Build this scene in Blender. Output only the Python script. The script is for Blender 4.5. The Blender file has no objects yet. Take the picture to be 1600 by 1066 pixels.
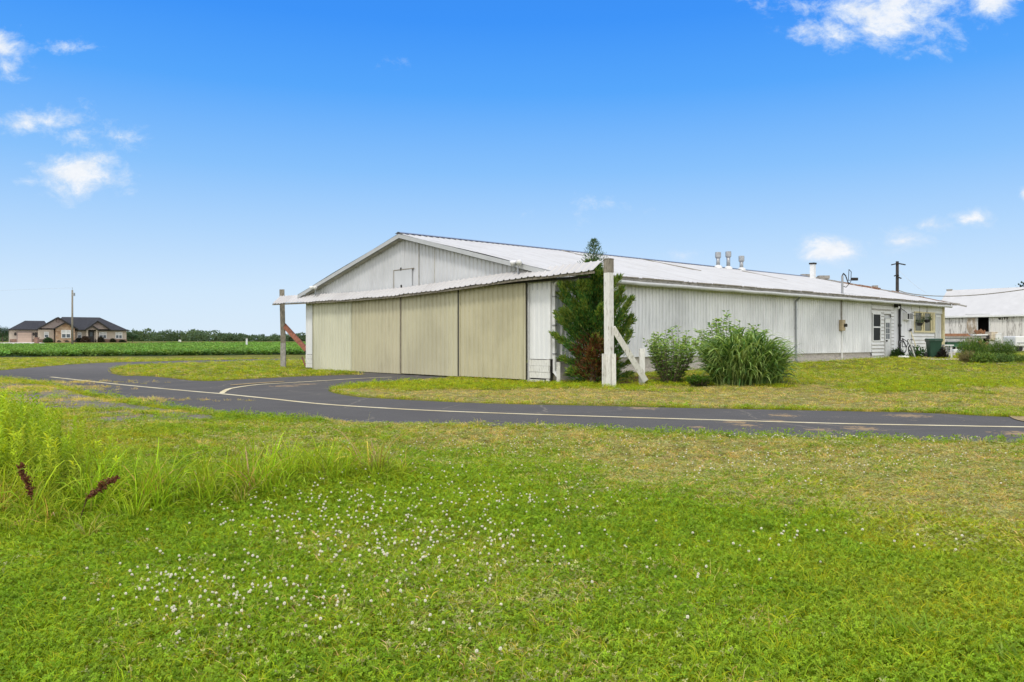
import bpy, math, random
import numpy as np
from mathutils import Vector, Matrix
R = math.radians
random.seed(7)
rng = np.random.default_rng(7)
sc = bpy.context.scene
COL = sc.collection

# ------------------------------------------------------------------ camera
CZ, F = 1.357, 1245.0            # camera height, focal length in photo pixels (1600 wide)
cam_d = bpy.data.cameras.new('camera'); cam = bpy.data.objects.new('camera', cam_d); COL.objects.link(cam)
cam.location = (0, 0, CZ); cam.rotation_euler = (R(90), 0, 0)
cam_d.sensor_width = 36; cam_d.lens = 36 * F / 1600; cam_d.clip_end = 12000; cam_d.clip_start = .05
sc.camera = cam
# ------------------------------------------------------------------ light
SUN_EL, SUN_AZ = R(56), R(205)   # azimuth clockwise from +Y
sd = bpy.data.lights.new('sun', 'SUN'); so = bpy.data.objects.new('sun', sd); COL.objects.link(so)
sd.energy = 1.5; sd.angle = R(10); sd.color = (1, .95, .87)
sdir = Vector((math.sin(SUN_AZ) * math.cos(SUN_EL), math.cos(SUN_AZ) * math.cos(SUN_EL), math.sin(SUN_EL)))
so.rotation_euler = sdir.to_track_quat('Z', 'Y').to_euler(); so.location = (0, -10, 40)
sc.view_settings.view_transform = 'Standard'; sc.view_settings.look = 'None'
sc.view_settings.gamma = 1; sc.view_settings.exposure = 0.35
EXPO = 2 ** sc.view_settings.exposure

def S(r, g, b):
    f = lambda c: (c / 12.92 if c <= .04045 else ((c + .055) / 1.055) ** 2.4)
    return (f(r / 255), f(g / 255), f(b / 255))

class NT:
    """small helper for node trees"""
    def __init__(s, tree): s.t = tree; s.n = tree.nodes; s.l = tree.links
    def node(s, typ, **kw):
        n = s.n.new(typ)
        for k, v in kw.items(): setattr(n, k, v)
        return n
    def put(s, sock, v):
        if isinstance(v, bpy.types.NodeSocket): s.l.new(v, sock)
        elif isinstance(v, (tuple, list)) and sock.type == 'RGBA' and len(v) == 3: sock.default_value = (*v, 1)
        else: sock.default_value = v
    def math(s, op, a, b=0.0, c=None, clamp=False):
        n = s.node('ShaderNodeMath', operation=op, use_clamp=clamp)
        s.put(n.inputs[0], a); s.put(n.inputs[1], b)
        if c is not None: s.put(n.inputs[2], c)
        return n.outputs[0]
    def mix(s, f, a, b, typ='MIX'):
        n = s.node('ShaderNodeMix', data_type='RGBA', blend_type=typ)
        s.put(n.inputs[0], f); s.put(n.inputs[6], a); s.put(n.inputs[7], b)
        return n.outputs[2]
    def ramp(s, f, stops):
        n = s.node('ShaderNodeValToRGB'); s.put(n.inputs[0], f)
        e = n.color_ramp.elements
        while len(e) < len(stops): e.new(.5)
        for el, (p, c) in zip(e, stops):
            el.position = p; el.color = (*c, 1) if len(c) == 3 else c
        return n.outputs[0]
    def rng(s, v, a, b, c=0.0, d=1.0, smooth=True):
        n = s.node('ShaderNodeMapRange', interpolation_type='SMOOTHSTEP' if smooth else 'LINEAR')
        for i, x in enumerate((v, a, b, c, d)): s.put(n.inputs[i], x)
        return n.outputs[0]
    def noise(s, vec, scale, detail=4.0, rough=.55, out=0):
        n = s.node('ShaderNodeTexNoise'); s.put(n.inputs['Vector'], vec)
        n.inputs['Scale'].default_value = scale; n.inputs['Detail'].default_value = detail
        n.inputs['Roughness'].default_value = rough
        return n.outputs[out]
    def map(s, vec, scale=(1, 1, 1), rot=(0, 0, 0), loc=(0, 0, 0)):
        n = s.node('ShaderNodeMapping'); s.put(n.inputs[0], vec)
        n.inputs['Location'].default_value = loc; n.inputs['Rotation'].default_value = rot; n.inputs['Scale'].default_value = scale
        return n.outputs[0]

# ------------------------------------------------------------------ sky (world)
W = bpy.data.worlds.new('World'); sc.world = W; W.use_nodes = True
w = NT(W.node_tree); w.n.clear()
tc = w.node('ShaderNodeTexCoord').outputs['Generated']
sx = w.node('ShaderNodeSeparateXYZ'); w.l.new(tc, sx.inputs[0])
dx, dy, dz = sx.outputs
ysafe = w.math('MAXIMUM', dy, .05)
cu, cv = w.math('DIVIDE', dx, ysafe), w.math('DIVIDE', dz, ysafe)
elev = w.math('DIVIDE', dz, w.math('SQRT', w.math('MAXIMUM', w.math('SUBTRACT', 1.0, w.math('MULTIPLY', dz, dz)), .0001)))
K = lambda c: tuple(x / EXPO for x in c)
sky_ramp = w.ramp(elev, [(0.0, K(S(222, 239, 254))), (.06, K(S(208, 232, 255))), (.13, K(S(178, 216, 255))), (.21, K(S(136, 195, 255))),
                        (.31, K(S(84, 168, 255))), (.40, K(S(58, 149, 252))), (.55, K(S(48, 134, 240)))])
nish = w.node('ShaderNodeTexSky', sky_type='NISHITA', sun_disc=False)
nish.sun_elevation = SUN_EL; nish.sun_rotation = SUN_AZ
ng = w.mix(1.0, nish.outputs[0], (.1, .1, .1), 'MULTIPLY')
base = w.mix(.06, sky_ramp, ng)
# unseen thin overcast overhead and behind the camera, added for soft neutral fill
fill_veil_n = w.noise(tc, 2.2, 5)
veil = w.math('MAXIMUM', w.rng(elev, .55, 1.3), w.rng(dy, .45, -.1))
fill_veil_c = w.mix(w.rng(fill_veil_n, .3, .7), (1.12, 1.12, 1.13), (1.42, 1.42, 1.41))
# clouds: direction-space puffs  (u centre, v centre, radius u, radius v, density)
def uv(px, py): return (px - 800) / F, (533 - py) / F
nc = w.node('ShaderNodeCombineXYZ'); w.put(nc.inputs[0], cu); w.put(nc.inputs[1], w.math('MULTIPLY', cv, 1.5))
wrp = w.mix(.06, nc.outputs[0], w.noise(nc.outputs[0], 9.0, 3, .5, 1))
cn1 = w.noise(wrp, 21.0, 10, .68)
cn2 = w.noise(nc.outputs[0], 6.0, 3, .5)
nmix = w.math('ADD', w.math('MULTIPLY', cn1, .65), w.math('MULTIPLY', cn2, .35))
cl = None
for px, py, rx, ry, den in [(1375, 22, 165, 62, 1.0), (1300, 48, 85, 36, .85), (1548, 2, 46, 34, .8), (112, 272, 84, 42, 1.12), (50, 282, 50, 16, .55), (72, 190, 84, 28, .62),
                            (118, 212, 46, 26, .52), (105, 76, 60, 14, .38), (0, 72, 44, 26, .7), (8, 104, 36, 22, .66), (1298, 391, 54, 27, 1.1), (1410, 378, 50, 27, .8),
                            (1462, 352, 46, 14, .5), (1524, 342, 44, 15, .6), (1066, 398, 40, 14, .5), (1600, 305, 12, 14, .6), (200, 216, 40, 12, .3), (635, 100, 28, 12, .22),
                            (950, 322, 50, 16, .22)]:
    u0, v0 = uv(px, py)
    a = w.math('DIVIDE', w.math('SUBTRACT', cu, u0), rx / F); b = w.math('DIVIDE', w.math('SUBTRACT', cv, v0), ry / F)
    d = w.math('SQRT', w.math('ADD', w.math('MULTIPLY', a, a), w.math('MULTIPLY', b, b)))
    m = w.math('MULTIPLY', w.math('SUBTRACT', 1.0, d), den)          # 1 at centre, falls off
    cl = m if cl is None else w.math('MAXIMUM', cl, m)
cl = w.math('ADD', w.math('MULTIPLY', cl, 1.0), w.math('MULTIPLY', w.math('SUBTRACT', nmix, .52), 3.6))
cmask = w.math('MULTIPLY', w.rng(cl, -.16, .72), w.rng(dy, .1, .3))
ccol = w.mix(w.rng(cl, .2, .9), K(S(214, 232, 253)), K(S(251, 252, 254)))
ccol = w.mix(w.math('MULTIPLY', w.rng(w.noise(wrp, 30, 5, .6), .45, .7), .45), ccol, K(S(222, 232, 244)))
sky = w.mix(w.math('MULTIPLY', cmask, .96), base, ccol)
fill_veil_c = w.mix(w.rng(elev, .45, .95), fill_veil_c, (.70, .74, .82))
sky = w.mix(veil, sky, fill_veil_c)
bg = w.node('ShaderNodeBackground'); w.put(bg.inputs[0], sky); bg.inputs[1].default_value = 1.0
wo = w.node('ShaderNodeOutputWorld'); w.l.new(bg.outputs[0], wo.inputs[0])

# ------------------------------------------------------------------ geometry frame of the hangar
C0 = Vector((1.253, 26.0)); A2 = Vector((-.6645, .7473)); B2 = Vector((.7473, .6645))
HW, HL = 16.86, 33.0                     # hangar width along A, length along B
SLOPE, RZ = .237, 5.69                   # roof pitch and ridge height
def P(a, b, z): p = C0 + A2 * a + B2 * b; return Vector((p.x, p.y, z))
def ab(x, y):
    rx, ry = x - C0.x, y - C0.y
    return rx * A2.x + ry * A2.y, rx * B2.x + ry * B2.y
def at(px, py, Y): return Vector(((px - 800) / F * Y, Y, CZ - (py - 533) / F * Y))
def on_front(px, py, b=0.0):
    u = (px - 800) / F; ox, oy = C0.x + B2.x * b, C0.y + B2.y * b
    a = (u * oy - ox) / (A2.x - u * A2.y); return a, CZ - (py - 533) / F * (oy + A2.y * a)
def on_side(px, py, a=0.0):
    u = (px - 800) / F; ox, oy = C0.x + A2.x * a, C0.y + A2.y * a
    b = (u * oy - ox) / (B2.x - u * B2.y); return b, CZ - (py - 533) / F * (oy + B2.y * b)
def sstep(x, a, b):
    t = np.clip((x - a) / (b - a), 0, 1); return t * t * (3 - 2 * t)
def hgt(x, y):
    x = np.asarray(x, float); y = np.asarray(y, float)
    a, b = ab(x, y)
    g = np.interp(b, [-1, 0, 5, 15, 23.4, 33, 60], [0, 0, .2, .35, .455, .50, .5])
    h1 = g * sstep(a, -13, -1.2) * (1 - sstep(a, 8, 18))
    hl = np.interp(y, [60, 150, 162, 172, 5000], [0, .40, .85, 1.05, 1.05])
    hr = np.interp(y, [60, 150, 300, 5000], [0, .40, .62, .8])
    t = sstep(x, -80, -68) ; h2 = hl * (1 - t) + hr * t
    return np.maximum(h1, h2)
def ground(px, py):
    Y = 20.0
    for _ in range(60):
        x = (px - 800) / F * Y; z = float(hgt(x, Y)); Yn = (CZ - z) * F / max(py - 533, 1.0); Y = Y * .5 + Yn * .5
    x = (px - 800) / F * Y; return Vector((x, Y, float(hgt(x, Y))))
def g0(px, py): Y = CZ * F / (py - 533); return ((px - 800) / F * Y, Y)
def inpoly(x, y, poly):
    x = np.asarray(x); y = np.asarray(y); r = np.zeros(x.shape, bool); n = len(poly)
    for i in range(n):
        x1, y1 = poly[i]; x2, y2 = poly[(i + 1) % n]
        c = ((y1 > y) != (y2 > y)); 
        with np.errstate(divide='ignore', invalid='ignore'):
            xi = (x2 - x1) * (y - y1) / (y2 - y1 + 1e-12) + x1
        r ^= c & (x < xi)
    return r
def polydist(x, y, poly, closed=True):
    d = np.full(np.shape(x), 1e9); n = len(poly)
    for i in range(n if closed else n - 1):
        x1, y1 = poly[i]; x2, y2 = poly[(i + 1) % n]
        vx, vy = x2 - x1, y2 - y1; t = np.clip(((x - x1) * vx + (y - y1) * vy) / (vx * vx + vy * vy + 1e-9), 0, 1)
        d = np.minimum(d, np.hypot(x - x1 - t * vx, y - y1 - t * vy))
    return d
# smooth value noise in numpy (patches of dry and lush grass)
_tab = rng.random((64, 64))
def vn(x, y, s):
    x = np.asarray(x) / s; y = np.asarray(y) / s
    xi = np.floor(x).astype(int); yi = np.floor(y).astype(int); fx = x - xi; fy = y - yi
    fx = fx * fx * (3 - 2 * fx); fy = fy * fy * (3 - 2 * fy)
    g = lambda i, j: _tab[i % 64, j % 64]
    return (g(xi, yi) * (1 - fx) + g(xi + 1, yi) * fx) * (1 - fy) + (g(xi, yi + 1) * (1 - fx) + g(xi + 1, yi + 1) * fx) * fy
def fbm(x, y, s): return (vn(x, y, s) * .5 + vn(x + 9.1, y + 3.7, s * .5) * .3 + vn(x + 2.2, y + 7.9, s * .23) * .2)

# ------------------------------------------------------------------ materials
def newmat(name):
    m = bpy.data.materials.new(name); m.use_nodes = True
    t = NT(m.node_tree); bs = t.n['Principled BSDF']
    return m, t, bs
def objco(t): return t.node('ShaderNodeTexCoord').outputs['Object']
def geopos(t): return t.node('ShaderNodeNewGeometry').outputs['Position']
def mk(name, col, rough=.7, var=.18, scale=6.0, metal=0.0, bump=0.0, spec=.35, col2=None, amt=.5, stretch=(1, 1, 1)):
    """plain weathered surface: base colour broken up by two noises, optional second colour in blotches"""
    m, t, bs = newmat(name); co = t.map(geopos(t), stretch)
    n1 = t.noise(co, scale, 6, .6); n2 = t.noise(co, scale * .17, 3)
    lo = tuple(c * (1 - var) for c in col); hi = tuple(min(1, c * (1 + var)) for c in col)
    c = t.mix(t.rng(n1, .3, .7), lo, hi)
    c = t.mix(t.math('MULTIPLY', t.rng(n2, .4, .65), .5), c, tuple(x * (1 - var * .8) for x in col))
    if col2: c = t.mix(t.rng(t.noise(co, scale * .6, 7, .65), 1 - amt - .06, 1 - amt + .1), c, col2)
    t.put(bs.inputs['Base Color'], c); bs.inputs['Roughness'].default_value = rough
    bs.inputs['Metallic'].default_value = metal; bs.inputs['Specular IOR Level'].default_value = spec
    if bump:
        b = t.node('ShaderNodeBump'); b.inputs['Strength'].default_value = bump; b.inputs['Distance'].default_value = .02
        t.put(b.inputs['Height'], n1); t.l.new(b.outputs[0], bs.inputs['Normal'])
    return m
def sheet_metal(name, col, dirt, axis, dirt_amt=.5, lo_z=.8, hi_z=3.5, rough=.5, pitch=None, pl_amt=.08):
    """painted ribbed steel siding: vertical stain streaks, sheet to sheet tone steps, grime"""
    m, t, bs = newmat(name); pos = geopos(t)
    dt = t.node('ShaderNodeVectorMath', operation='DOT_PRODUCT'); t.put(dt.inputs[0], pos); dt.inputs[1].default_value = (axis.x, axis.y, 0)
    along = dt.outputs['Value']; sp = t.node('ShaderNodeSeparateXYZ'); t.put(sp.inputs[0], pos); z = sp.outputs[2]
    v = t.node('ShaderNodeCombineXYZ'); t.put(v.inputs[0], along); t.put(v.inputs[1], t.math('MULTIPLY', z, .12))
    streak = t.noise(v.outputs[0], 5.0, 5, .6); broad = t.noise(t.map(v.outputs[0], (.3, 2.2, 1)), 1.1, 4, .55)
    fine = t.noise(pos, 22, 4, .6)
    pan = t.node('ShaderNodeTexWhiteNoise', noise_dimensions='1D'); t.put(pan.inputs['W'], t.math('FLOOR', t.math('DIVIDE', along, .81)))
    c = t.mix(t.math('MULTIPLY', t.rng(streak, .42, .75), dirt_amt), col, dirt)
    c = t.mix(t.math('MULTIPLY', t.rng(broad, .42, .66), dirt_amt), c, tuple(x * .9 for x in dirt))
    c = t.mix(t.math('MULTIPLY', t.rng(fine, .55, .75), .22), c, tuple(x * .7 for x in dirt))
    c = t.mix(t.math('MULTIPLY', pan.outputs[0], pl_amt), c, tuple(x * .45 for x in col))
    t.put(bs.inputs['Base Color'], c); bs.inputs['Roughness'].default_value = rough; bs.inputs['Specular IOR Level'].default_value = .3
    return m
def leafmat(name, trans=.35, rough=.55, inst=False, spec=.25):
    """leaf: colour comes from the leaf's own 'tint' attribute; thin, so some light comes through"""
    m, t, bs = newmat(name)
    at_ = t.node('ShaderNodeAttribute', attribute_name='tint'); at_.attribute_type = 'INSTANCER' if inst else 'GEOMETRY'
    c = at_.outputs['Color']
    if inst:
        a2 = t.node('ShaderNodeAttribute', attribute_name='shade'); a2.attribute_type = 'GEOMETRY'
        c = t.mix(1.0, c, a2.outputs['Color'], 'MULTIPLY')
    bs.inputs['Roughness'].default_value = rough; bs.inputs['Specular IOR Level'].default_value = spec
    t.put(bs.inputs['Base Color'], c)
    tr = t.node('ShaderNodeBsdfTranslucent'); t.put(tr.inputs[0], t.mix(1.0, c, (1.15, 1.1, .55), 'MULTIPLY'))
    mx = t.node('ShaderNodeMixShader'); mx.inputs[0].default_value = trans
    t.l.new(bs.outputs[0], mx.inputs[1]); t.l.new(tr.outputs[0], mx.inputs[2])
    t.l.new(mx.outputs[0], t.n['Material Output'].inputs[0])
    return m
LEAF = leafmat('leaf', .42, .42); BLADE = leafmat('grass_blade', .4, .6, True, .15)
M = dict(
    bark=mk('bark', (.16, .12, .09), .9, .35, 14, bump=.6),
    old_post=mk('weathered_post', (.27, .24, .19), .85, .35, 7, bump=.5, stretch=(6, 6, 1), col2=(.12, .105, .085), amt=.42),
    white_wood=mk('flaking_white_wood', (.68, .67, .63), .7, .12, 9, bump=.35, stretch=(3, 3, .7), col2=(.30, .27, .22), amt=.40),
    red_wood=mk('rusty_brace', (.26, .10, .06), .8, .3, 8, bump=.3, col2=(.13, .06, .04), amt=.42),
    grey_wood=mk('grey_wood', (.34, .32, .29), .85, .25, 9, bump=.4, col2=(.19, .17, .15), amt=.4),
    pole=mk('pole_wood', (.038, .033, .030), .9, .3, 6, bump=.3),
    white=mk('white_paint', (.74, .74, .73), .5, .06, 5, col2=(.55, .54, .52), amt=.32),
    trim=mk('grey_white_trim', (.55, .555, .55), .55, .07, 4, col2=(.42, .42, .41), amt=.35),
    roof=None, concrete=mk('concrete', (.50, .46, .41), .9, .2, 5, bump=.4, col2=(.33, .29, .26), amt=.42, stretch=(1, 1, 3)),
    gutter=mk('stained_gutter', (.42, .40, .34), .6, .2, 6, col2=(.24, .22, .18), amt=.42),
    rust=mk('rust', (.24, .12, .07), .85, .35, 8, col2=(.34, .29, .24), amt=.48, bump=.4),
    rake=mk('grey_rake_trim', (.46, .47, .475), .6, .06, 4, col2=(.38, .38, .375), amt=.35),
    old_fascia=mk('bare_grey_fascia', (.30, .285, .25), .85, .25, 7, col2=(.16, .15, .13), amt=.45, stretch=(1, 1, 3)),
    dark=mk('dark_gap', (.03, .028, .026), .8, .2), black=mk('black_plastic', (.022, .022, .024), .45, .2),
    galv=mk('galvanised', (.36, .37, .38), .38, .12, 8, metal=.55), tan=mk('tan_box', (.42, .33, .20), .55, .15),
    yellow=mk('faded_yellow_trim', (.66, .58, .34), .6, .12), green_bin=mk('green_plastic', (.015, .054, .032), .42, .14, 4),
    green_metal=mk('green_metal', (.04, .13, .07), .55, .25, 6), rubber=mk('rubber', (.025, .025, .025), .8, .2),
    shingle=mk('dark_shingle', (.042, .043, .050), .9, .3, 3, bump=.3), stucco=mk('beige_siding', (.47, .40, .33), .8, .08, 2),
    taupe=mk('taupe_gable', (.30, .245, .225), .8, .1, 3), garage=mk('garage_door', (.50, .38, .31), .6, .05, 2),
    darkdoor=mk('dark_door', (.04, .035, .035), .4, .2), brownleaf=mk('dry_brown', (.065, .026, .017), .9, .35, 20),
    lumber=mk('old_lumber', (.34, .17, .09), .8, .25, 5, col2=(.22, .12, .08), amt=.45), pale_lumber=mk('pale_lumber', (.55, .47, .36), .8, .2, 5),
    petals=mk('clover_petals', (.84, .80, .65), .7, .1, 60), stem=mk('clover_stem', (.12, .2, .04), .7, .2, 20),
)
def glass(name, col=(.02, .025, .03), rough=.08):
    m, t, bs = newmat(name); t.put(bs.inputs['Base Color'], col); bs.inputs['Roughness'].default_value = rough; bs.inputs['Specular IOR Level'].default_value = .3
    return m
M['glass'] = glass('dark_glass', (.010, .012, .011), .6); M['porch_glass'] = glass('screen_glass', (.16, .17, .14), .22); M['house_glass'] = glass('house_glass', (.10, .12, .14), .1)
AX = lambda v: Vector((v.x, v.y, 0))
M['facade'] = sheet_metal('white_ribbed_steel', (.61, .62, .64), (.45, .455, .46), AX(A2), .4)
M['front_white'] = sheet_metal('bright_white_steel', (.74, .745, .745), (.55, .56, .55), AX(A2), .2)
M['side'] = sheet_metal('stained_side_steel', (.80, .805, .82), (.44, .45, .465), AX(B2), .44, pl_amt=.10)
M['awning'] = sheet_metal('awning_steel', (.56, .545, .535), (.38, .355, .34), AX(A2), .35)
M['doors'] = [sheet_metal('khaki_steel_%s' % k, tuple(v * f_ for v, f_ in zip(c, (1.30, 1.36, 1.42))), tuple(v * f_ for v, f_ in zip(d, (1.2, 1.27, 1.36))), AX(A2), .42, rough=.55) for k, c, d in
              (('pale', (.46, .43, .32), (.36, .335, .24)), ('warm', (.40, .355, .235), (.30, .26, .165)), ('warm_b', (.41, .37, .245), (.315, .275, .175)), ('deep', (.395, .35, .225), (.29, .25, .15)))]
def roofmat():
    m, t, bs = newmat('white_roof_steel'); pos = geopos(t)
    d = [t.node('ShaderNodeVectorMath', operation='DOT_PRODUCT') for _ in range(2)]
    for n, v in zip(d, (AX(A2), AX(B2))): t.put(n.inputs[0], pos); n.inputs[1].default_value = v
    v = t.node('ShaderNodeCombineXYZ'); t.put(v.inputs[0], t.math('MULTIPLY', d[0].outputs['Value'], .25)); t.put(v.inputs[1], d[1].outputs['Value'])
    st = t.noise(v.outputs[0], 2.2, 6, .6); sp = t.noise(pos, 1.2, 5, .6)
    rust = t.math('MULTIPLY', t.rng(t.noise(v.outputs[0], 5, 5, .7), .60, .74), t.rng(t.noise(pos, .25, 3), .48, .62))
    c = t.mix(t.math('MULTIPLY', t.rng(st, .4, .7), .5), (.54, .54, .545), (.385, .375, .37)); c = t.mix(t.math('MULTIPLY', t.rng(sp, .5, .7), .3), c, (.40, .38, .37))
    c = t.mix(t.math('MULTIPLY', rust, .5), c, (.36, .24, .18))
    t.put(bs.inputs['Base Color'], c); bs.inputs['Roughness'].default_value = .45; return m
M['roof'] = roofmat()
def stonemat():
    m, t, bs = newmat('fieldstone'); v = t.node('ShaderNodeTexVoronoi'); t.put(v.inputs['Vector'], t.map(geopos(t), (1, 1, 1.8))); v.inputs['Scale'].default_value = 1.9
    c = t.ramp(t.math('FRACT', t.math('MULTIPLY', v.outputs['Color'], 1.0)), [(0, (.20, .115, .07)), (.35, (.36, .23, .14)), (.65, (.46, .33, .22)), (1, (.28, .19, .14))])
    t.put(bs.inputs['Base Color'], c); bs.inputs['Roughness'].default_value = .9; return m
M['stone'] = stonemat()
def barnmat():
    m, t, bs = newmat('peeling_white_boards'); pos = geopos(t); ax = AX(A2)
    dt = t.node('ShaderNodeVectorMath', operation='DOT_PRODUCT'); t.put(dt.inputs[0], pos); dt.inputs[1].default_value = ax
    sp = t.node('ShaderNodeSeparateXYZ'); t.put(sp.inputs[0], pos)
    bd = t.node('ShaderNodeTexWhiteNoise', noise_dimensions='1D'); t.put(bd.inputs['W'], t.math('FLOOR', t.math('DIVIDE', dt.outputs['Value'], .2)))
    v = t.node('ShaderNodeCombineXYZ'); t.put(v.inputs[0], t.math('MULTIPLY', dt.outputs['Value'], 3.0)); t.put(v.inputs[1], t.math('MULTIPLY', sp.outputs[2], .5))
    pe = t.noise(v.outputs[0], 2.4, 7, .7)
    c = t.mix(t.rng(t.math('ADD', pe, t.math('MULTIPLY', bd.outputs[0], .14)), .56, .70), (.72, .69, .66), (.27, .24, .22))
    c = t.mix(t.math('MULTIPLY', bd.outputs[0], .25), c, (.42, .40, .385))
    c = t.mix(t.math('MULTIPLY', t.rng(sp.outputs[2], 1.9, 1.0), .4), c, (.36, .33, .31))
    t.put(bs.inputs['Base Color'], c); bs.inputs['Roughness'].default_value = .85; return m
M['barn'] = barnmat()
M['barn_door'] = mk('bare_barn_boards', (.36, .29, .22), .9, .3, 5, col2=(.62, .58, .54), amt=.46, stretch=(2, 2, .6))
M['barn_roof'] = mk('pale_barn_roof', (.53, .525, .525), .7, .05, 1.5, col2=(.49, .48, .475), amt=.4)

# ------------------------------------------------------------------ mesh builders
WL = {}                       # world location of every empty / mesh used as a parent
def tag(o, label=None, cat=None, group=None, kind=None):
    if label: o['label'] = label
    if cat: o['category'] = cat
    if group: o['group'] = group
    if kind: o['kind'] = kind
    return o
def empty(name, loc, label, cat, group=None):
    o = bpy.data.objects.new(name, None); COL.objects.link(o); o.location = loc; o.empty_display_size = .2
    WL[o] = Vector(loc); return tag(o, label, cat, group)
class MB:
    def __init__(s): s.v = []; s.f = []; s.mi = []; s.cut = []
    def add(s, vs, fs, mi=0):
        s.cut.append((len(s.v), len(s.f))); k = len(s.v); s.v += [tuple(v) for v in vs]; s.f += [tuple(i + k for i in f) for f in fs]; s.mi += [mi] * len(fs); return s
    def quad(s, a, b, c, d, mi=0): return s.add([a, b, c, d], [(0, 1, 2, 3)], mi)
    def frame(s, o, u, v, w_, lu, lv, lw, mi=0):
        """box with corner o and edges u*lu, v*lv, w*lw"""
        o = Vector(o); u, v, w_ = Vector(u) * lu, Vector(v) * lv, Vector(w_) * lw
        p = [o, o + u, o + u + v, o + v]; p += [q + w_ for q in p]
        return s.add(p, [(0, 3, 2, 1), (4, 5, 6, 7), (0, 1, 5, 4), (1, 2, 6, 5), (2, 3, 7, 6), (3, 0, 4, 7)], mi)
    def box(s, c, sx_, sy_, sz_, rz=0.0, mi=0):
        u = Vector((math.cos(rz), math.sin(rz), 0)); v = Vector((-u.y, u.x, 0)); k = Vector((0, 0, 1))
        return s.frame(Vector(c) - u * sx_ / 2 - v * sy_ / 2 - k * sz_ / 2, u, v, k, sx_, sy_, sz_, mi)
    def beam(s, p, q, w_, h_, side=None, mi=0):
        p, q = Vector(p), Vector(q); d = (q - p); L = d.length; d.normalize()
        u = Vector(side).normalized() if side else (d.cross(Vector((0, 0, 1))) if abs(d.z) < .95 else Vector((A2.x, A2.y, 0)))
        u = (u - d * u.dot(d)).normalized(); v = d.cross(u)
        return s.frame(p - u * w_ / 2 - v * h_ / 2, u, v, d, w_, h_, L, mi)
    def tube(s, p, q, r1, r2=None, n=10, mi=0, cap=True):
        p, q = Vector(p), Vector(q); r2 = r1 if r2 is None else r2; d = (q - p).normalized()
        u = d.cross(Vector((0, 0, 1)) if abs(d.z) < .9 else Vector((1, 0, 0))).normalized(); v = d.cross(u)
        vs = [p + (u * math.cos(t) + v * math.sin(t)) * r1 for t in [2 * math.pi * i / n for i in range(n)]]
        vs += [q + (u * math.cos(t) + v * math.sin(t)) * r2 for t in [2 * math.pi * i / n for i in range(n)]]
        fs = [(i, (i + 1) % n, n + (i + 1) % n, n + i) for i in range(n)]
        if cap: fs += [tuple(range(n - 1, -1, -1)), tuple(range(n, 2 * n))]
        return s.add(vs, fs, mi)
    def path(s, pts, r, n=6, mi=0):
        for a, b in zip(pts[:-1], pts[1:]): s.tube(a, b, r, r, n, mi)
        return s
    def ring(s, c, u, v, rad, r, n=24, m=6, mi=0):
        c, u, v = Vector(c), Vector(u).normalized(), Vector(v).normalized(); k = u.cross(v); vs = []; fs = []
        for i in range(n):
            t = 2 * math.pi * i / n; e = u * math.cos(t) + v * math.sin(t)
            for j in range(m):
                q = 2 * math.pi * j / m; vs.append(c + e * (rad + r * math.cos(q)) + k * r * math.sin(q))
        for i in range(n):
            for j in range(m): fs.append((i * m + j, ((i + 1) % n) * m + j, ((i + 1) % n) * m + (j + 1) % m, i * m + (j + 1) % m))
        return s.add(vs, fs, mi)
    def lathe(s, c, prof, n=16, mi=0):
        c = Vector(c); vs = []; fs = []
        for r, z in prof:
            for i in range(n): t = 2 * math.pi * i / n; vs.append(c + Vector((r * math.cos(t), r * math.sin(t), z)))
        for k in range(len(prof) - 1):
            for i in range(n): fs.append((k * n + i, k * n + (i + 1) % n, (k + 1) * n + (i + 1) % n, (k + 1) * n + i))
        return s.add(vs, fs, mi)
    def each(s, name, mat, parent=None):
        """one object per added piece"""
        c = s.cut + [(len(s.v), len(s.f))]; out = []
        for (v0, f0), (v1, f1) in zip(c[:-1], c[1:]):
            m = MB(); m.v = s.v[v0:v1]; m.f = [tuple(i - v0 for i in f) for f in s.f[f0:f1]]; m.mi = s.mi[f0:f1]; out.append(m.build(name, mat, parent))
        return out
    def build(s, name, mat, parent=None, smooth=False, bevel=0.0):
        me = bpy.data.meshes.new(name); off = WL.get(parent, Vector((0, 0, 0)))
        me.from_pydata([(v[0] - off.x, v[1] - off.y, v[2] - off.z) for v in s.v], [], s.f)
        for m_ in (mat if isinstance(mat, (list, tuple)) else [mat]): me.materials.append(m_)
        if any(s.mi): me.polygons.foreach_set('material_index', s.mi)
        if smooth: me.polygons.foreach_set('use_smooth', [True] * len(me.polygons))
        me.update()
        o = bpy.data.objects.new(name, me); COL.objects.link(o)
        if parent is not None: o.parent = parent
        WL[o] = off
        if bevel:
            b = o.modifiers.new('bevel', 'BEVEL'); b.width = bevel; b.segments = 2; b.limit_method = 'ANGLE'
        return o
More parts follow.
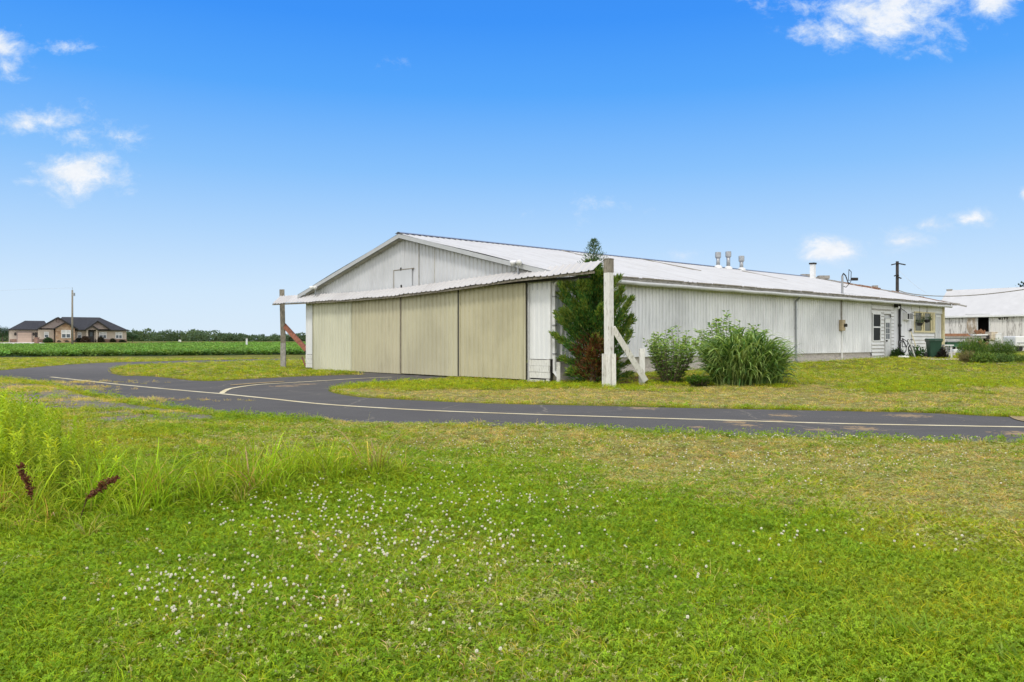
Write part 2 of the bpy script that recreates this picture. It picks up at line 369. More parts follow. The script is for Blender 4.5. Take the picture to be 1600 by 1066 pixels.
def npmesh(name, V, Fq, mat, parent=None, tint=None, smooth=False):
    """mesh from numpy arrays; tint: per-vertex colour"""
    off = WL.get(parent, Vector((0, 0, 0))); V = np.asarray(V, np.float32) - np.array(off, np.float32)
    Fq = np.asarray(Fq, np.int32); k = Fq.shape[1]
    me = bpy.data.meshes.new(name); me.vertices.add(len(V)); me.vertices.foreach_set('co', V.ravel())
    me.loops.add(Fq.size); me.loops.foreach_set('vertex_index', Fq.ravel())
    me.polygons.add(len(Fq)); me.polygons.foreach_set('loop_start', np.arange(0, Fq.size, k, dtype=np.int32))
    if smooth: me.polygons.foreach_set('use_smooth', np.ones(len(Fq), bool))
    me.update(calc_edges=True); me.validate()
    if tint is not None:
        at_ = me.attributes.new('tint', 'FLOAT_COLOR', 'POINT'); c = np.ones((len(V), 4), np.float32); c[:, :3] = tint; at_.data.foreach_set('color', c.ravel())
    me.materials.append(mat)
    o = bpy.data.objects.new(name, me); COL.objects.link(o)
    if parent is not None: o.parent = parent
    WL[o] = off; return o
def unit(v): return v / (np.linalg.norm(v, axis=-1, keepdims=True) + 1e-9)
def leaves(pos, dirs, length, width, cols, fold=.15, up=None):
    """diamond leaves: base, two sides, tip; returns V, F, tint"""
    n = len(pos); dirs = unit(dirs); r = unit(rng.normal(size=(n, 3)) if up is None else up + rng.normal(size=(n, 3)) * .35)
    side = unit(np.cross(dirs, r)); nor = np.cross(side, dirs)
    L = np.broadcast_to(np.asarray(length, float), (n,))[:, None]; Wd = np.broadcast_to(np.asarray(width, float), (n,))[:, None]
    mid = pos + dirs * L * .45
    V = np.stack([pos, mid + side * Wd / 2 + nor * L * fold * .3, pos + dirs * L - nor * L * fold, mid - side * Wd / 2 + nor * L * fold * .3], 1).reshape(-1, 3)
    Fq = np.arange(4 * n).reshape(n, 4); return V, Fq, np.repeat(cols, 4, axis=0)
def blades(base, d0, length, width, cols, droop, seg=4, pw=1.0):
    """arching ribbon blades: base pos, initial direction, droop = how far the tip bends over"""
    n = len(base); L = np.broadcast_to(np.asarray(length, float), (n,)); d0 = unit(d0)
    hz = d0.copy(); hz[:, 2] = 0; hz = unit(hz + rng.normal(size=(n, 3)) * [.05, .05, 0]); side = unit(np.cross(hz, np.tile([0, 0, 1.0], (n, 1)))); side = unit(side + rng.normal(size=(n, 3)) * .35)
    V = []; T = []; p = base.copy(); d = d0.copy()
    for k in range(seg + 1):
        t = k / seg; wd = (np.asarray(width) * (1 - t ** 1.6) * (.75 + .5 * min(t * 3, 1)))
        wd = np.broadcast_to(wd, (n,))[:, None]
        V.append(p - side * wd / 2); V.append(p + side * wd / 2)
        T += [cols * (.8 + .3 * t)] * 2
        p = p + d * (L / seg)[:, None]
        d = d.copy(); d[:, 2] -= np.broadcast_to(droop, (n,)) * (1.6 * ((k + 1) / seg) ** pw); d += hz * .12; d = unit(d)
    m = 2 * (seg + 1); V = np.stack(V, 1).reshape(-1, 3); T = np.stack(T, 1).reshape(-1, 3)
    fs = np.array([[2 * k, 2 * k + 1, 2 * k + 3, 2 * k + 2] for k in range(seg)])
    Fq = (np.arange(n)[:, None, None] * m + fs[None]).reshape(-1, 4); return V, Fq, T
def merge(parts):
    V, Fq, T = [], [], []; k = 0
    for v, f, t in parts: V.append(v); Fq.append(f + k); T.append(t); k += len(v)
    return np.concatenate(V), np.concatenate(Fq), np.concatenate(T)
def jcol(c, n, v=.25, hue=.08):
    c = np.asarray(c); k = 1 + (rng.random((n, 1)) - .5) * 2 * v; return np.clip(c * k * (1 + (rng.random((n, 3)) - .5) * 2 * hue), 0, 1)
def ribbed(mb, o, u, length, zb, zt, nrm, pitch=.2, depth=.025, top=.35, slope=.18, mi=0, extra=()):
    """ribbed sheet: origin o (xy), unit u along, functions zb/zt of distance, ribs stand out along nrm"""
    xs = [0.0]; ds = [0.0]; x = pitch * .3
    while x + pitch * (top + 2 * slope) < length:
        for q, dd in ((0, 0), (slope * pitch, depth), ((slope + top) * pitch, depth), ((2 * slope + top) * pitch, 0)): xs.append(x + q); ds.append(dd)
        x += pitch
    for e in extra: xs.append(e); ds.append(0.0)
    z_ = sorted(zip(xs, ds)); xs = [q[0] for q in z_] + [length]; ds = [q[1] for q in z_] + [0.0]
    vs = []; fs = []
    for x, dd in zip(xs, ds):
        p = o + u * x + nrm * dd; vs += [(p.x, p.y, zb(x)), (p.x, p.y, zt(x))]
    for i in range(len(xs) - 1): fs.append((2 * i, 2 * i + 2, 2 * i + 3, 2 * i + 1))
    return mb.add(vs, fs, mi)

# ================================================================== GROUND
# outlines, taken on the flat ground plane
G = lambda pts: [g0(*p) for p in pts]
def densify(pts, n=6):
    """Catmull-Rom through points"""
    out = []; m = len(pts)
    for i in range(m - 1):
        p0, p1, p2, p3 = pts[max(i - 1, 0)], pts[i], pts[i + 1], pts[min(i + 2, m - 1)]
        for k in range(n):
            t = k / n
            out.append(tuple(.5 * (2 * p1[j] + (p2[j] - p0[j]) * t + (2 * p0[j] - 5 * p1[j] + 4 * p2[j] - p3[j]) * t * t + (3 * p1[j] - p0[j] - 3 * p2[j] + p3[j]) * t ** 3) for j in (0, 1)))
    return out + [pts[-1]]
near_edge = densify(G([(2300, 713), (1900, 701), (1600, 692.5), (1320, 685.5), (1100, 679), (900, 670), (700, 664.5), (560, 660), (460, 655), (380, 649.5), (300, 641), (250, 634), (200, 625), (140, 613.5), (95, 603.5), (45, 595), (0, 590)]))
near_edge += G([(-150, 588), (-500, 588)])
far_main = densify(G([(2300, 668), (1900, 660), (1600, 653), (1450, 646), (1320, 643), (1200, 640.5), (1050, 637.5), (900, 634), (800, 632), (700, 628.5), (620, 624.5), (562, 621), (528, 616), (513, 611), (520, 607), (545, 602), (600, 597), (650, 594), (703, 592.3)]))
door_end = [(P(a, .05, 0).x, P(a, .05, 0).y) for a in (5.9, 9, 12.6)]
isl_low = densify(G([(572, 585.5), (530, 586.5), (487, 588), (430, 590.5), (380, 593), (340, 595.5), (300, 595), (260, 590.5), (225, 588), (195, 587.5), (176, 584), (174, 578), (185, 573.5), (205, 571), (260, 568.3), (320, 566.6), (400, 564), (500, 561.5), (640, 558.5)]))
back_edge = densify(G([(640, 556.8), (500, 559.5), (400, 561.6), (320, 563.2), (260, 564.6), (200, 566), (140, 568.2), (80, 572), (0, 579), (-60, 582.5), (-150, 585), (-500, 586.2)]))
road_poly = near_edge + back_edge[::-1] + isl_low[::-1] + door_end[::-1] + far_main[::-1]
def in_road(x, y): return inpoly(x, y, road_poly)
gravel_poly = densify(G([(-60, 596), (60, 601), (150, 623), (255, 640), (335, 651), (310, 658), (230, 661), (130, 657), (70, 640), (0, 628), (-80, 620), (-60, 596)]), 3)[:-1]
hangar_poly = [tuple(P(a, b, 0)[:2]) for a, b in ((-.02, -.02), (HW, -.02), (HW, HL), (-.02, HL))]
bank_poly = G([(-300, 720), (0, 735), (110, 768), (200, 780), (330, 775), (450, 766), (560, 750), (640, 744), (635, 757), (520, 776), (410, 795), (330, 812), (250, 822), (170, 845), (80, 855), (-60, 850), (-300, 800)])
bank_line = G([(-250, 810), (0, 800), (120, 797), (260, 792), (400, 780), (520, 762), (610, 752)])
def berm(x, y):
    d = polydist(x, y, bank_line, False); return .10 * np.exp(-(d / .55) ** 2) * (np.asarray(y) < 11)
def pix(x, y):
    y = np.maximum(np.asarray(y, float), .5); return 800 + F * np.asarray(x) / y, 533 + F * CZ / y
def dryness(x, y):
    """0 lush, 1 straw-dry: where the real lawn has burnt off"""
    px, py = pix(x, y); n = fbm(x, y, 2.4) ; n2 = fbm(np.asarray(x) * .6 + 40, np.asarray(y) + 11, .9)
    jit = (n - .5) * 130
    up = np.interp(px, [300, 640, 700, 1000, 1200, 1600, 2000], [725, 745, 752, 795, 832, 885, 930]) + jit
    d = sstep(up - py, -60, 85) * np.interp(px, [0, 200, 640, 760, 1000, 1600], [.2, .3, .50, .55, .68, .85])
    d = np.where(np.asarray(y) > 13.2, 0, d)
    fr = np.exp(-(np.minimum(polydist(x, y, near_edge, False), 9) / .35) ** 2); d = d * (1 - .8 * fr)
    bed = sstep(py + jit * .22, 606, 612) * (np.asarray(y) > 12.8) * (px > 500) * np.interp(px, [500, 540, 1300, 1700], [0, .95, .9, .6])
    fr2 = np.exp(-(np.minimum(polydist(x, y, far_main, False), 9) / .42) ** 2)
    bed = bed * (1 - .9 * fr2)
    d = np.where(bed > .05, bed * (.86 + .2 * n2), d * (.62 + .62 * n2)) + (n - .46) * .75 + (n2 - .48) * .5
    far = (np.asarray(y) > 26) * (.18 + .35 * (n - .3)); d = np.maximum(d, far)
    strip = (np.asarray(y) > 55) * (np.asarray(x) < 10) * .38; d = np.maximum(d, strip)
    return np.clip(d, 0, 1)
# one polar sheet that reaches the horizon, fine in front of the camera
rad = np.concatenate([[0.0], np.geomspace(.6, 60, 250), np.geomspace(62, 6000, 60)])
ang = np.concatenate([np.radians(np.linspace(-46, 46, 420)), np.radians(np.linspace(48, 312, 60))])
RR, AA = np.meshgrid(rad, ang, indexing='ij'); gx, gy = RR * np.sin(AA), RR * np.cos(AA)
gz = hgt(gx, gy) + berm(gx, gy)
wob = (fbm(gx, gy, 1.7) - .5) * .05 * ((gy > 1) & (gy < 11)) * sstep(polydist(gx, gy, near_edge, False), .1, 1.2)
gz = gz + wob
gd = dryness(gx, gy)
na, nr = len(ang), len(rad); idx = np.arange(nr * na).reshape(nr, na)
q = np.stack([idx[:-1, :], idx[1:, :], np.roll(idx, -1, 1)[1:, :], np.roll(idx, -1, 1)[:-1, :]], -1).reshape(-1, 4)
def groundmat():
    m, t, bs = newmat('lawn_ground'); pos = geopos(t)
    at_ = t.node('ShaderNodeAttribute', attribute_name='tint'); dry = t.node('ShaderNodeSeparateColor'); t.put(dry.inputs[0], at_.outputs['Color'])
    n1 = t.noise(pos, 40, 4, .7); n2 = t.noise(pos, 3.0, 5, .6); n3 = t.noise(pos, 9, 4, .6)
    lush = t.mix(t.rng(n1, .3, .7), (.06, .075, .008), (.165, .185, .02)); lush = t.mix(t.math('MULTIPLY', t.rng(n2, .45, .7), .5), lush, (.21, .205, .025))
    dr = t.mix(t.rng(n1, .3, .7), (.17, .14, .045), (.36, .30, .11)); dr = t.mix(t.math('MULTIPLY', t.rng(n3, .5, .7), .5), dr, (.18, .20, .03))
    c = t.mix(t.rng(t.math('ADD', dry.outputs[0], t.math('MULTIPLY', t.math('SUBTRACT', n3, .5), .35)), .12, .85), lush, dr)
    c = t.mix(dry.outputs[1], c, t.mix(n1, (.15, .075, .04), (.075, .04, .022)))
    t.put(bs.inputs['Base Color'], c); bs.inputs['Roughness'].default_value = .95; bs.inputs['Specular IOR Level'].default_value = .1
    b = t.node('ShaderNodeBump'); b.inputs['Strength'].default_value = .6; b.inputs['Distance'].default_value = .03; t.put(b.inputs['Height'], n1); t.l.new(b.outputs[0], bs.inputs['Normal']); return m
soil_c = [ground(975, 598), ground(1000, 592), ground(1040, 592)]
soil = np.zeros_like(gx)
for c_ in soil_c: soil = np.maximum(soil, np.exp(-((gx - c_.x) ** 2 / .5 + (gy - c_.y) ** 2 / .9)))
tint = np.stack([gd.ravel(), np.clip(soil.ravel() * 1.2, 0, 1), gd.ravel() * 0], 1)
GM = groundmat()
tag(npmesh('ground', np.stack([gx.ravel(), gy.ravel(), gz.ravel()], 1), q, GM, None, tint, True), kind='structure')

def sheet(name, poly, z, mat, kind='structure', drape=False):
    mb = MB(); mb.add([(x, y, (float(hgt(x, y)) if drape else 0) + z) for x, y in poly], [tuple(range(len(poly)))])
    o = mb.build(name, mat)
    import bmesh
    bm = bmesh.new(); bm.from_mesh(o.data); bmesh.ops.triangulate(bm, faces=bm.faces[:])
    for f in bm.faces:
        if f.normal.z < 0: f.normal_flip()
    bm.to_mesh(o.data); bm.free(); return tag(o, kind=kind)
def asphalt():
    m, t, bs = newmat('asphalt'); pos = geopos(t)
    n1 = t.noise(pos, 90, 3, .7); n2 = t.noise(pos, .8, 5, .6); n3 = t.noise(t.map(pos, (1, 1, 1), (0, 0, .05)), 3.2, 6, .7)
    c = t.mix(t.rng(n1, .25, .75), (.078, .074, .070), (.155, .147, .138)); c = t.mix(t.math('MULTIPLY', t.rng(n2, .4, .65), .6), c, (.100, .094, .090))
    # old blotches of pale sand and dead moss, and the greyer worn back road
    sp = t.node('ShaderNodeSeparateXYZ'); t.put(sp.inputs[0], pos)
    worn = t.math('MULTIPLY', t.rng(sp.outputs[1], 30, 42), t.rng(n2, .3, .6)); c = t.mix(t.math('MULTIPLY', worn, .75), c, (.17, .155, .145))
    band = t.math('MULTIPLY', t.rng(sp.outputs[0], 1.5, 5.0), 1.0)
    bl = t.math('MULTIPLY', t.rng(n3, .60, .67), t.math('MULTIPLY', t.rng(t.noise(pos, .45, 2), .44, .58), band))
    c = t.mix(t.math('MULTIPLY', bl, .8), c, (.36, .30, .20))
    # hair cracks
    vo = t.node('ShaderNodeTexVoronoi', feature='DISTANCE_TO_EDGE'); t.put(vo.inputs['Vector'], t.mix(.12, t.map(pos, (.5, .5, .5)), t.noise(pos, 1.3, 4, .6, 1))); vo.inputs['Scale'].default_value = 1.0
    cr = t.math('MULTIPLY', t.rng(vo.outputs[0], .012, .003), t.rng(t.noise(pos, .3, 2), .38, .55)); c = t.mix(t.math('MULTIPLY', cr, .8), c, (.20, .18, .15))
    # dead weeds and sand that have gathered in a few potholes
    for px, py, r_ in ((1152, 660, .34), (1166, 665, .30), (1348, 670, .42), (1596, 678, .5), (1222, 649.5, .35), (1280, 672, .28), (1003, 638, .45), (445, 603.5, .6), (478, 600.6, .5), (1215, 658, .2), (1420, 650, .5), (1090, 668, .2)):
        gx_, gy_ = g0(px, py); vd = t.node('ShaderNodeVectorMath', operation='DISTANCE'); t.put(vd.inputs[0], pos); vd.inputs[1].default_value = (gx_, gy_, .004)
        m_ = t.rng(t.math('ADD', t.math('DIVIDE', vd.outputs['Value'], r_), t.math('MULTIPLY', t.math('SUBTRACT', t.noise(pos, 7, 6, .75), .5), 4.5)), .62, .40)
        c = t.mix(t.math('MULTIPLY', m_, .85), c, t.mix(n1, (.22, .13, .055), (.46, .36, .22)))
    t.put(bs.inputs['Base Color'], c); bs.inputs['Roughness'].default_value = 1.0; bs.inputs['Specular IOR Level'].default_value = .06
    b = t.node('ShaderNodeBump'); b.inputs['Strength'].default_value = .35; b.inputs['Distance'].default_value = .01; t.put(b.inputs['Height'], n1); t.l.new(b.outputs[0], bs.inputs['Normal']); return m
sheet('road', road_poly, .004, asphalt())
# far end of the back road: grey strip already inside road_poly; painted taxi lines
def ribbon(name, px_pts, w_, z, mat):
    p = [Vector((*v, 0)) for v in densify(G(px_pts), 8)]; mb = MB(); vs = []; fs = []
    for i, v in enumerate(p):
        d = (p[min(i + 1, len(p) - 1)] - p[max(i - 1, 0)]).normalized(); n = Vector((-d.y, d.x, 0))
        k = w_ / 2 * (1 + .10 * math.sin(i * 1.7)); vs += [v + n * k + Vector((0, 0, z)), v - n * k + Vector((0, 0, z))]
    fs = [(2 * i, 2 * i + 1, 2 * i + 3, 2 * i + 2) for i in range(len(p) - 1)]
    return tag(mb.add(vs, fs).build(name, mat), kind='structure')
def linemat():
    m, t, bs = newmat('faded_road_paint'); pos = geopos(t)
    wv = t.rng(t.noise(pos, 14, 6, .7), .56, .68); n = t.noise(pos, 1.2, 3)
    c = t.mix(t.rng(n, .35, .65), (.64, .53, .29), (.75, .66, .42)); c = t.mix(t.math('MULTIPLY', wv, .6), c, (.16, .155, .14))
    t.put(bs.inputs['Base Color'], c); bs.inputs['Roughness'].default_value = .8; return m
LM = linemat()
ribbon('road_marking', [(79, 589.4), (130, 595), (180, 600.5), (250, 607.3), (320, 613.6), (345, 615.7), (420, 623.3), (500, 631.6), (600, 638.3), (700, 643.3), (860, 649), (1040, 654.6), (1180, 658.7), (1320, 662.8), (1460, 665.5), (1600, 668), (1900, 672.5), (2300, 678)], .13, .009, LM)
ribbon('road_marking', [(346, 615.5), (352, 611), (364, 607), (400, 602), (440, 599.3), (475, 597.3), (512, 595), (550, 592.6), (580, 591), (612, 589.8)], .14, .013, LM)
ed = [Vector((*p, 0)) for p in near_edge if p[1] < 31]; mb = MB(); vs = []
for i, v in enumerate(ed):
    d = (ed[min(i + 1, len(ed) - 1)] - ed[max(i - 1, 0)]).normalized(); n_ = Vector((d.y, -d.x, 0)); k = .34 + .16 * math.sin(i * 2.3) + .1 * math.sin(i * .7); vs += [v - n_ * .05 + Vector((0, 0, .006)), v + n_ * k + Vector((0, 0, .006))]
tag(mb.add(vs, [(2 * i, 2 * i + 1, 2 * i + 3, 2 * i + 2) for i in range(len(ed) - 1)]).build('road_edge', mk('worn_asphalt_edge', (.115, .113, .112), .95, .3, 40, bump=.5, col2=(.075, .074, .076), amt=.5)), kind='structure')
sheet('gravel', gravel_poly, .012, mk('gravel', (.22, .19, .16), .95, .35, 30, bump=.8, col2=(.12, .10, .07), amt=.48))
# soil and pale sand along the pavement edge where the grass has died
SAND = mk('dead_grass_litter', (.36, .27, .13), .95, .3, 18, bump=.5, col2=(.20, .13, .06), amt=.45)
for pts in ([(1575, 650), (1640, 655), (1660, 662), (1610, 661), (1585, 656)], [(360, 602.0), (400, 598.9), (440, 596.6), (441, 597.3), (402, 599.9), (364, 602.8)]):
    sheet('litter_patch', densify(G(pts + pts[:1]), 5)[:-1], .017, SAND)

# ================================================================== HANGAR
hg = empty('hangar', P(0, 0, 0), 'long white ribbed steel hangar with low gable roof, khaki sliding doors and stained side wall', 'hangar')
A3, B3, UP = Vector((A2.x, A2.y, 0)), Vector((B2.x, B2.y, 0)), Vector((0, 0, 1))
zroof = lambda a: RZ - SLOPE * abs(a - HW / 2)
gs = lambda b: float(np.interp(b, [-1, 0, 5, 15, 23.4, 33, 60], [0, 0, .2, .35, .455, .50, .5]))
O = lambda a, b: P(a, b, 0)
# front: white strips either side of the doors, gable above
dl = [on_front(x, 500, -.14)[0] for x in (821.5, 718, 627, 550, 489)]
mb = MB(); ribbed(mb, O(-.02, 0), A3, dl[0] + .2, lambda x: .76, lambda x: 3.5, -B3, .23, .02)
mb.build('front_wall', M['front_white'], hg)
mb = MB(); ribbed(mb, O(dl[4] - .3, 0), A3, HW - dl[4] + .32, lambda x: .72, lambda x: 3.3, -B3, .23, .02)
mb.build('front_wall', M['front_white'], hg)
mb = MB(); ribbed(mb, O(0, .01), A3, HW, lambda x: 3.05, lambda x: max(3.1, zroof(x) - .12), -B3, .23, .032, .3, .14, extra=(HW / 2,))
mb.build('gable_wall', M['facade'], hg)
# dark interior boxes close the shell behind
mb = MB()
for a0, a1, b0, b1 in ((0.03, HW - .03, HL - .05, HL), (HW - .05, HW - .01, 0.05, HL)): mb.frame(P(a0, b0, .2), A3, B3, UP, a1 - a0, b1 - b0, 3.3)
mb.each('back_wall', M['facade'], hg)
mb = MB(); mb.add([P(.03, HL - .02, 3.45), P(HW - .03, HL - .02, 3.45), P(HW / 2, HL - .02, RZ - .1)], [(0, 1, 2)]); mb.build('rear_gable', M['facade'], hg)
# weathered boards under the white strips
mb = MB()
for k in range(3):
    z = .13 + k * .205; mb.frame(P(0.0, -.035 - .012 * (k % 2), z), A3, B3, UP, dl[0] - .02, .03, .198)
mb.frame(P(.02, -.05, -.06), A3, B3, UP, .14, .06, .16); mb.frame(P(.25, -.04, -.05), A3, B3, UP, .85, .05, .13)
mb.each('skirting_board', M['white_wood'], hg)
mb = MB()
for k in range(3): mb.frame(P(dl[4] + .02, -.035 - .012 * (k % 2), .08 + k * .21), A3, B3, UP, HW - dl[4], .03, .203)
mb.each('skirting_board', M['white_wood'], hg)
mb = MB(); mb.frame(P(0.01, 0.02, -.1), A3, B3, UP, dl[0], .1, .85); mb.frame(P(dl[4], 0.02, -.1), A3, B3, UP, HW - dl[4] - .02, .1, .85); mb.each('sill_gap', M['dark'], hg)
# four sliding doors hung in front of the wall
for k in range(4):
    a0, a1 = dl[k] + (.012 if k < 1 else .002), dl[k + 1] - (.012 if k in (0, 3) else .002); off = (-.15, -.155, -.15, -.14)[k]
    zb, zt = (.07, .05, .03, .0)[k], 3.36
    mb = MB(); mb.frame(P(a0, off + .02, zb), A3, B3, UP, a1 - a0, .05, zt - zb, 1)
    ribbed(mb, O(a0, off + .015), A3, a1 - a0, lambda x: zb, lambda x: zt, -B3, .265, .04, .3, .12)
    dm = M['doors'][(3, 2, 1, 0)[k]]
    d = mb.build('sliding_door', [dm, M['dark']], hg)
    if k == 0: tag(d, 'deeper khaki door panel nearest the white corner strip')
    if k == 3: tag(d, 'paler greenish door panel at the far end')
    mb = MB(); mb.frame(P(a0 - .01, off - .03, zb - .01), A3, B3, UP, .05, .05, zt - zb + .01); mb.frame(P(a1 - .04, off - .03, zb - .01), A3, B3, UP, .05, .05, zt - zb + .01)
    None if k in (1, 2) else mb.each('door_edge', M['doors'][0] if k == 3 else M['doors'][1], d)
    mb = MB(); gw = (.07, .02, .04, .02)[k]; mb.frame(P(a1 - .004, off - .036, zb), A3, B3, UP, gw, .06, zt - zb); mb.build('door_gap', (M['dark'], M['old_post'], M['doors'][0], M['dark'])[k], d)
mb = MB(); mb.frame(P(dl[0] - .07, -.06, 0.0), A3, B3, UP, .07, .09, 3.4); mb.build('door_jamb', M['trim'], hg)
mb = MB(); mb.frame(P(-1.9, -.24, 3.30), A3, B3, UP, 21.8, .10, .07); mb.build('door_track', M['dark'], hg)
# hay-loft style hatch in the gable
a0, zt = on_front(617.5, 423.5); a1 = on_front(645, 421)[0]; a0, a1 = a1, a0; zb_ = 3.3
mb = MB(); mb.frame(P(a0, -.05, zb_), A3, B3, UP, a1 - a0, .03, zt - zb_); lf = mb.build('loft_hatch', M['facade'], hg)
mb = MB(); mb.frame(P(a1, -.058, zb_), A3, B3, UP, .045, .05, zt - zb_ + .03); mb.frame(P(a0 - .15, -.062, zt), A3, B3, UP, a1 - a0 + .19, .06, .03); mb.build('hatch_gap', M['old_post'], lf)
mb = MB(); ac = a0 + (a1 - a0) * .55; mb.frame(P(ac, -.09, 3.44), A3, B3, UP, .05, .05, .2); mb.frame(P(ac + .05, -.07, zt - .02), A3, B3, UP, .05, .03, .12); mb.each('hatch_latch', M['dark'], lf)
mb = MB()
for px in (655.5, 680): mb.frame(P(on_front(px, 400)[0], -.034, 3.2), A3, B3, UP, .022, .02, zroof(on_front(px, 400)[0]) - 3.42)
mb.each('sheet_seam', M['gutter'], hg)
# side wall and its foundation
bs0, bs1 = on_side(1361.5, 500)[0], HL
mb = MB(); ribbed(mb, O(0, 0), B3, bs0, lambda x: .775, lambda x: 3.5, -A3, .2, .034, .28, .16); mb.build('side_wall', M['side'], hg)
mb = MB()
for b0, b1 in ((.0, 7), (7.01, 15), (15.01, bs0)):
    mb.frame(P(.06, b0, -.3), B3, A3, UP, b1 - b0, .12, 1.08)
    mb.frame(P(-.055, b0 + .25, -.3), B3, A3, UP, b1 - b0 - .25, .11, gs((b0 + b1) / 2) + .46)
fd = mb.build('foundation', M['concrete'], hg)
mb = MB(); mb.frame(P(-.012, -.018, .77), A3, B3, UP, .07, .07, 2.75); mb.frame(P(HW - .03, -.018, .7), A3, B3, UP, .07, .07, 2.6); mb.each('corner_trim', M['white'], hg)
# roof: ribs run down each slope
OV, EV = .30, .36                           # overhang at the gables and eaves
def slope_sheet(sgn):
    mb = MB(); pit = .30; n = int((HL + 2 * OV) / pit); ar = HW / 2; ae = -EV if sgn > 0 else HW + EV
    xs = []; 
    for k in range(n):
        x = -OV + k * pit; xs += [(x, 0), (x + .05, 0), (x + .075, .03), (x + .105, .03), (x + .13, 0)]
    xs.append((HL + OV, 0)); vs = []; fs = []; segs = 8
    for x, h in xs:
        for j in range(segs + 1):
            a = ar + (ae - ar) * j / segs; sag = -.03 * math.sin(x * .35 + j) * (0 < j < segs) * .5
            vs.append(P(a, x, zroof(a) + h + sag))
    m = segs + 1
    for i in range(len(xs) - 1):
        for j in range(segs): fs.append((i * m + j, (i + 1) * m + j, (i + 1) * m + j + 1, i * m + j + 1))
    return mb.add(vs, fs)
rf = slope_sheet(1).build('roof', M['roof'], hg)
slope_sheet(-1).build('roof', M['roof'], hg)
mb = MB()
for sg in (-1, 1):
    mb.add([P(HW / 2 + sg * .22, -OV - .03, zroof(HW / 2 + .22) + .05), P(HW / 2, -OV - .03, RZ + .07), P(HW / 2, HL, RZ + .07), P(HW / 2 + sg * .22, HL, zroof(HW / 2 + .22) + .05)], [(0, 1, 2, 3)])
mb.build('ridge_cap', M['galv'], rf)
# rake fascia on the front gable
mb = MB()
for sg in (-1, 1):
    ae = HW / 2 + sg * (HW / 2 + EV)
    p = [P(HW / 2, -OV, RZ - .02), P(ae, -OV, zroof(ae) - .02)]; dz = Vector((0, 0, -.16)); t_ = B3 * .045
    q_ = [p[0], p[1], p[1] + dz, p[0] + dz]; q_ += [v + t_ for v in q_]
    mb.add(q_, [(0, 1, 2, 3), (7, 6, 5, 4), (0, 4, 5, 1), (1, 5, 6, 2), (2, 6, 7, 3), (3, 7, 4, 0)])
mb.build('rake_fascia', M['rake'], rf)
mb = MB()
for sg in (-1, 1):
    ae = HW / 2 + sg * (HW / 2 + EV)
    mb.add([P(HW / 2, -OV + .05, RZ - .20), P(ae, -OV + .05, zroof(ae) - .20), P(ae, 0.0, zroof(ae) - .20), P(HW / 2, 0.0, RZ - .20)], [(0, 1, 2, 3)])
mb.build('rake_soffit', M['gutter'], rf)
# eave: soffit, fascia, sagging gutter along the side
ze = zroof(-EV)
mb = MB(); mb.frame(P(-EV + .02, -OV + .1, ze - .16), B3, A3, UP, HL + .4, EV, .02); mb.frame(P(-EV + .015, -OV + .1, ze - .2), B3, A3, UP, HL + .4, .03, .17); mb.build('eave_board', M['gutter'], rf)
mb = MB(); b = -.25
while b < HL + .2: e = min(b + 4.1, HL + .25); mb.frame(P(-EV - .03, b, ze - .135), B3, A3, UP, e - b - .008, .03, .125 - .01 * random.random()); b = e
mb.build('weathered_fascia', M['old_fascia'], rf)
mb = MB(); n = 40; vs = []; fs = []; prof = [(-.0, .0), (-.0, -.1), (-.06, -.13), (-.12, -.1), (-.13, 0.0), (-.115, 0.0), (-.11, -.08)]
for i in range(n + 1):
    b = -.1 + (HL + .2) * i / n; sag = -.018 * abs(math.sin(i * .8)) - .004 * (i % 3)
    for da, dz in prof: vs.append(P(-EV - .03 + da, b, ze - .13 + dz + sag))
m = len(prof)
for i in range(n):
    for j in range(m - 1): fs.append((i * m + j, i * m + j + 1, (i + 1) * m + j + 1, (i + 1) * m + j))
mb.add(vs, fs).build('gutter', M['trim'], rf, True)
# ragged dark edge of the roof sheets over the gutter
mb = MB()
b = -.2
while b < HL:
    L_ = random.uniform(.5, 1.6); mb.frame(P(-EV - .06, b, ze - .03 + random.uniform(-.012, .015)), B3, A3, UP, L_, .05, .028 + random.random() * .02); b += L_ + random.uniform(.0, .25)
mb.build('roof_edge', M['old_post'], rf)
# open seams running down the slope
def on_roof(px, py):
    d = Vector(((px - 800) / F, 1, (533 - py) / F)); ro = Vector((0, 0, CZ)); n = (A3 * -SLOPE + UP).normalized(); p0 = P(HW / 2, 0, RZ)
    p = ro + d * ((p0 - ro).dot(n) / d.dot(n)); a, b = ab(p.x, p.y); return a, b
for (p, q_) in (((850, 386.5), (917, 402.5)), ((978, 401), (1095, 424)), ((1160, 424.5), (1228, 438.5))):
    (a0, b0), (a1, b1) = on_roof(*p), on_roof(*q_); a0 = min(a0, HW / 2 - .1)
    MB().beam(P(a0, b0, zroof(a0) + .03), P(a1, b1, zroof(a1) + .025), .11, .05).build('roof_seam', M['old_post'], rf)
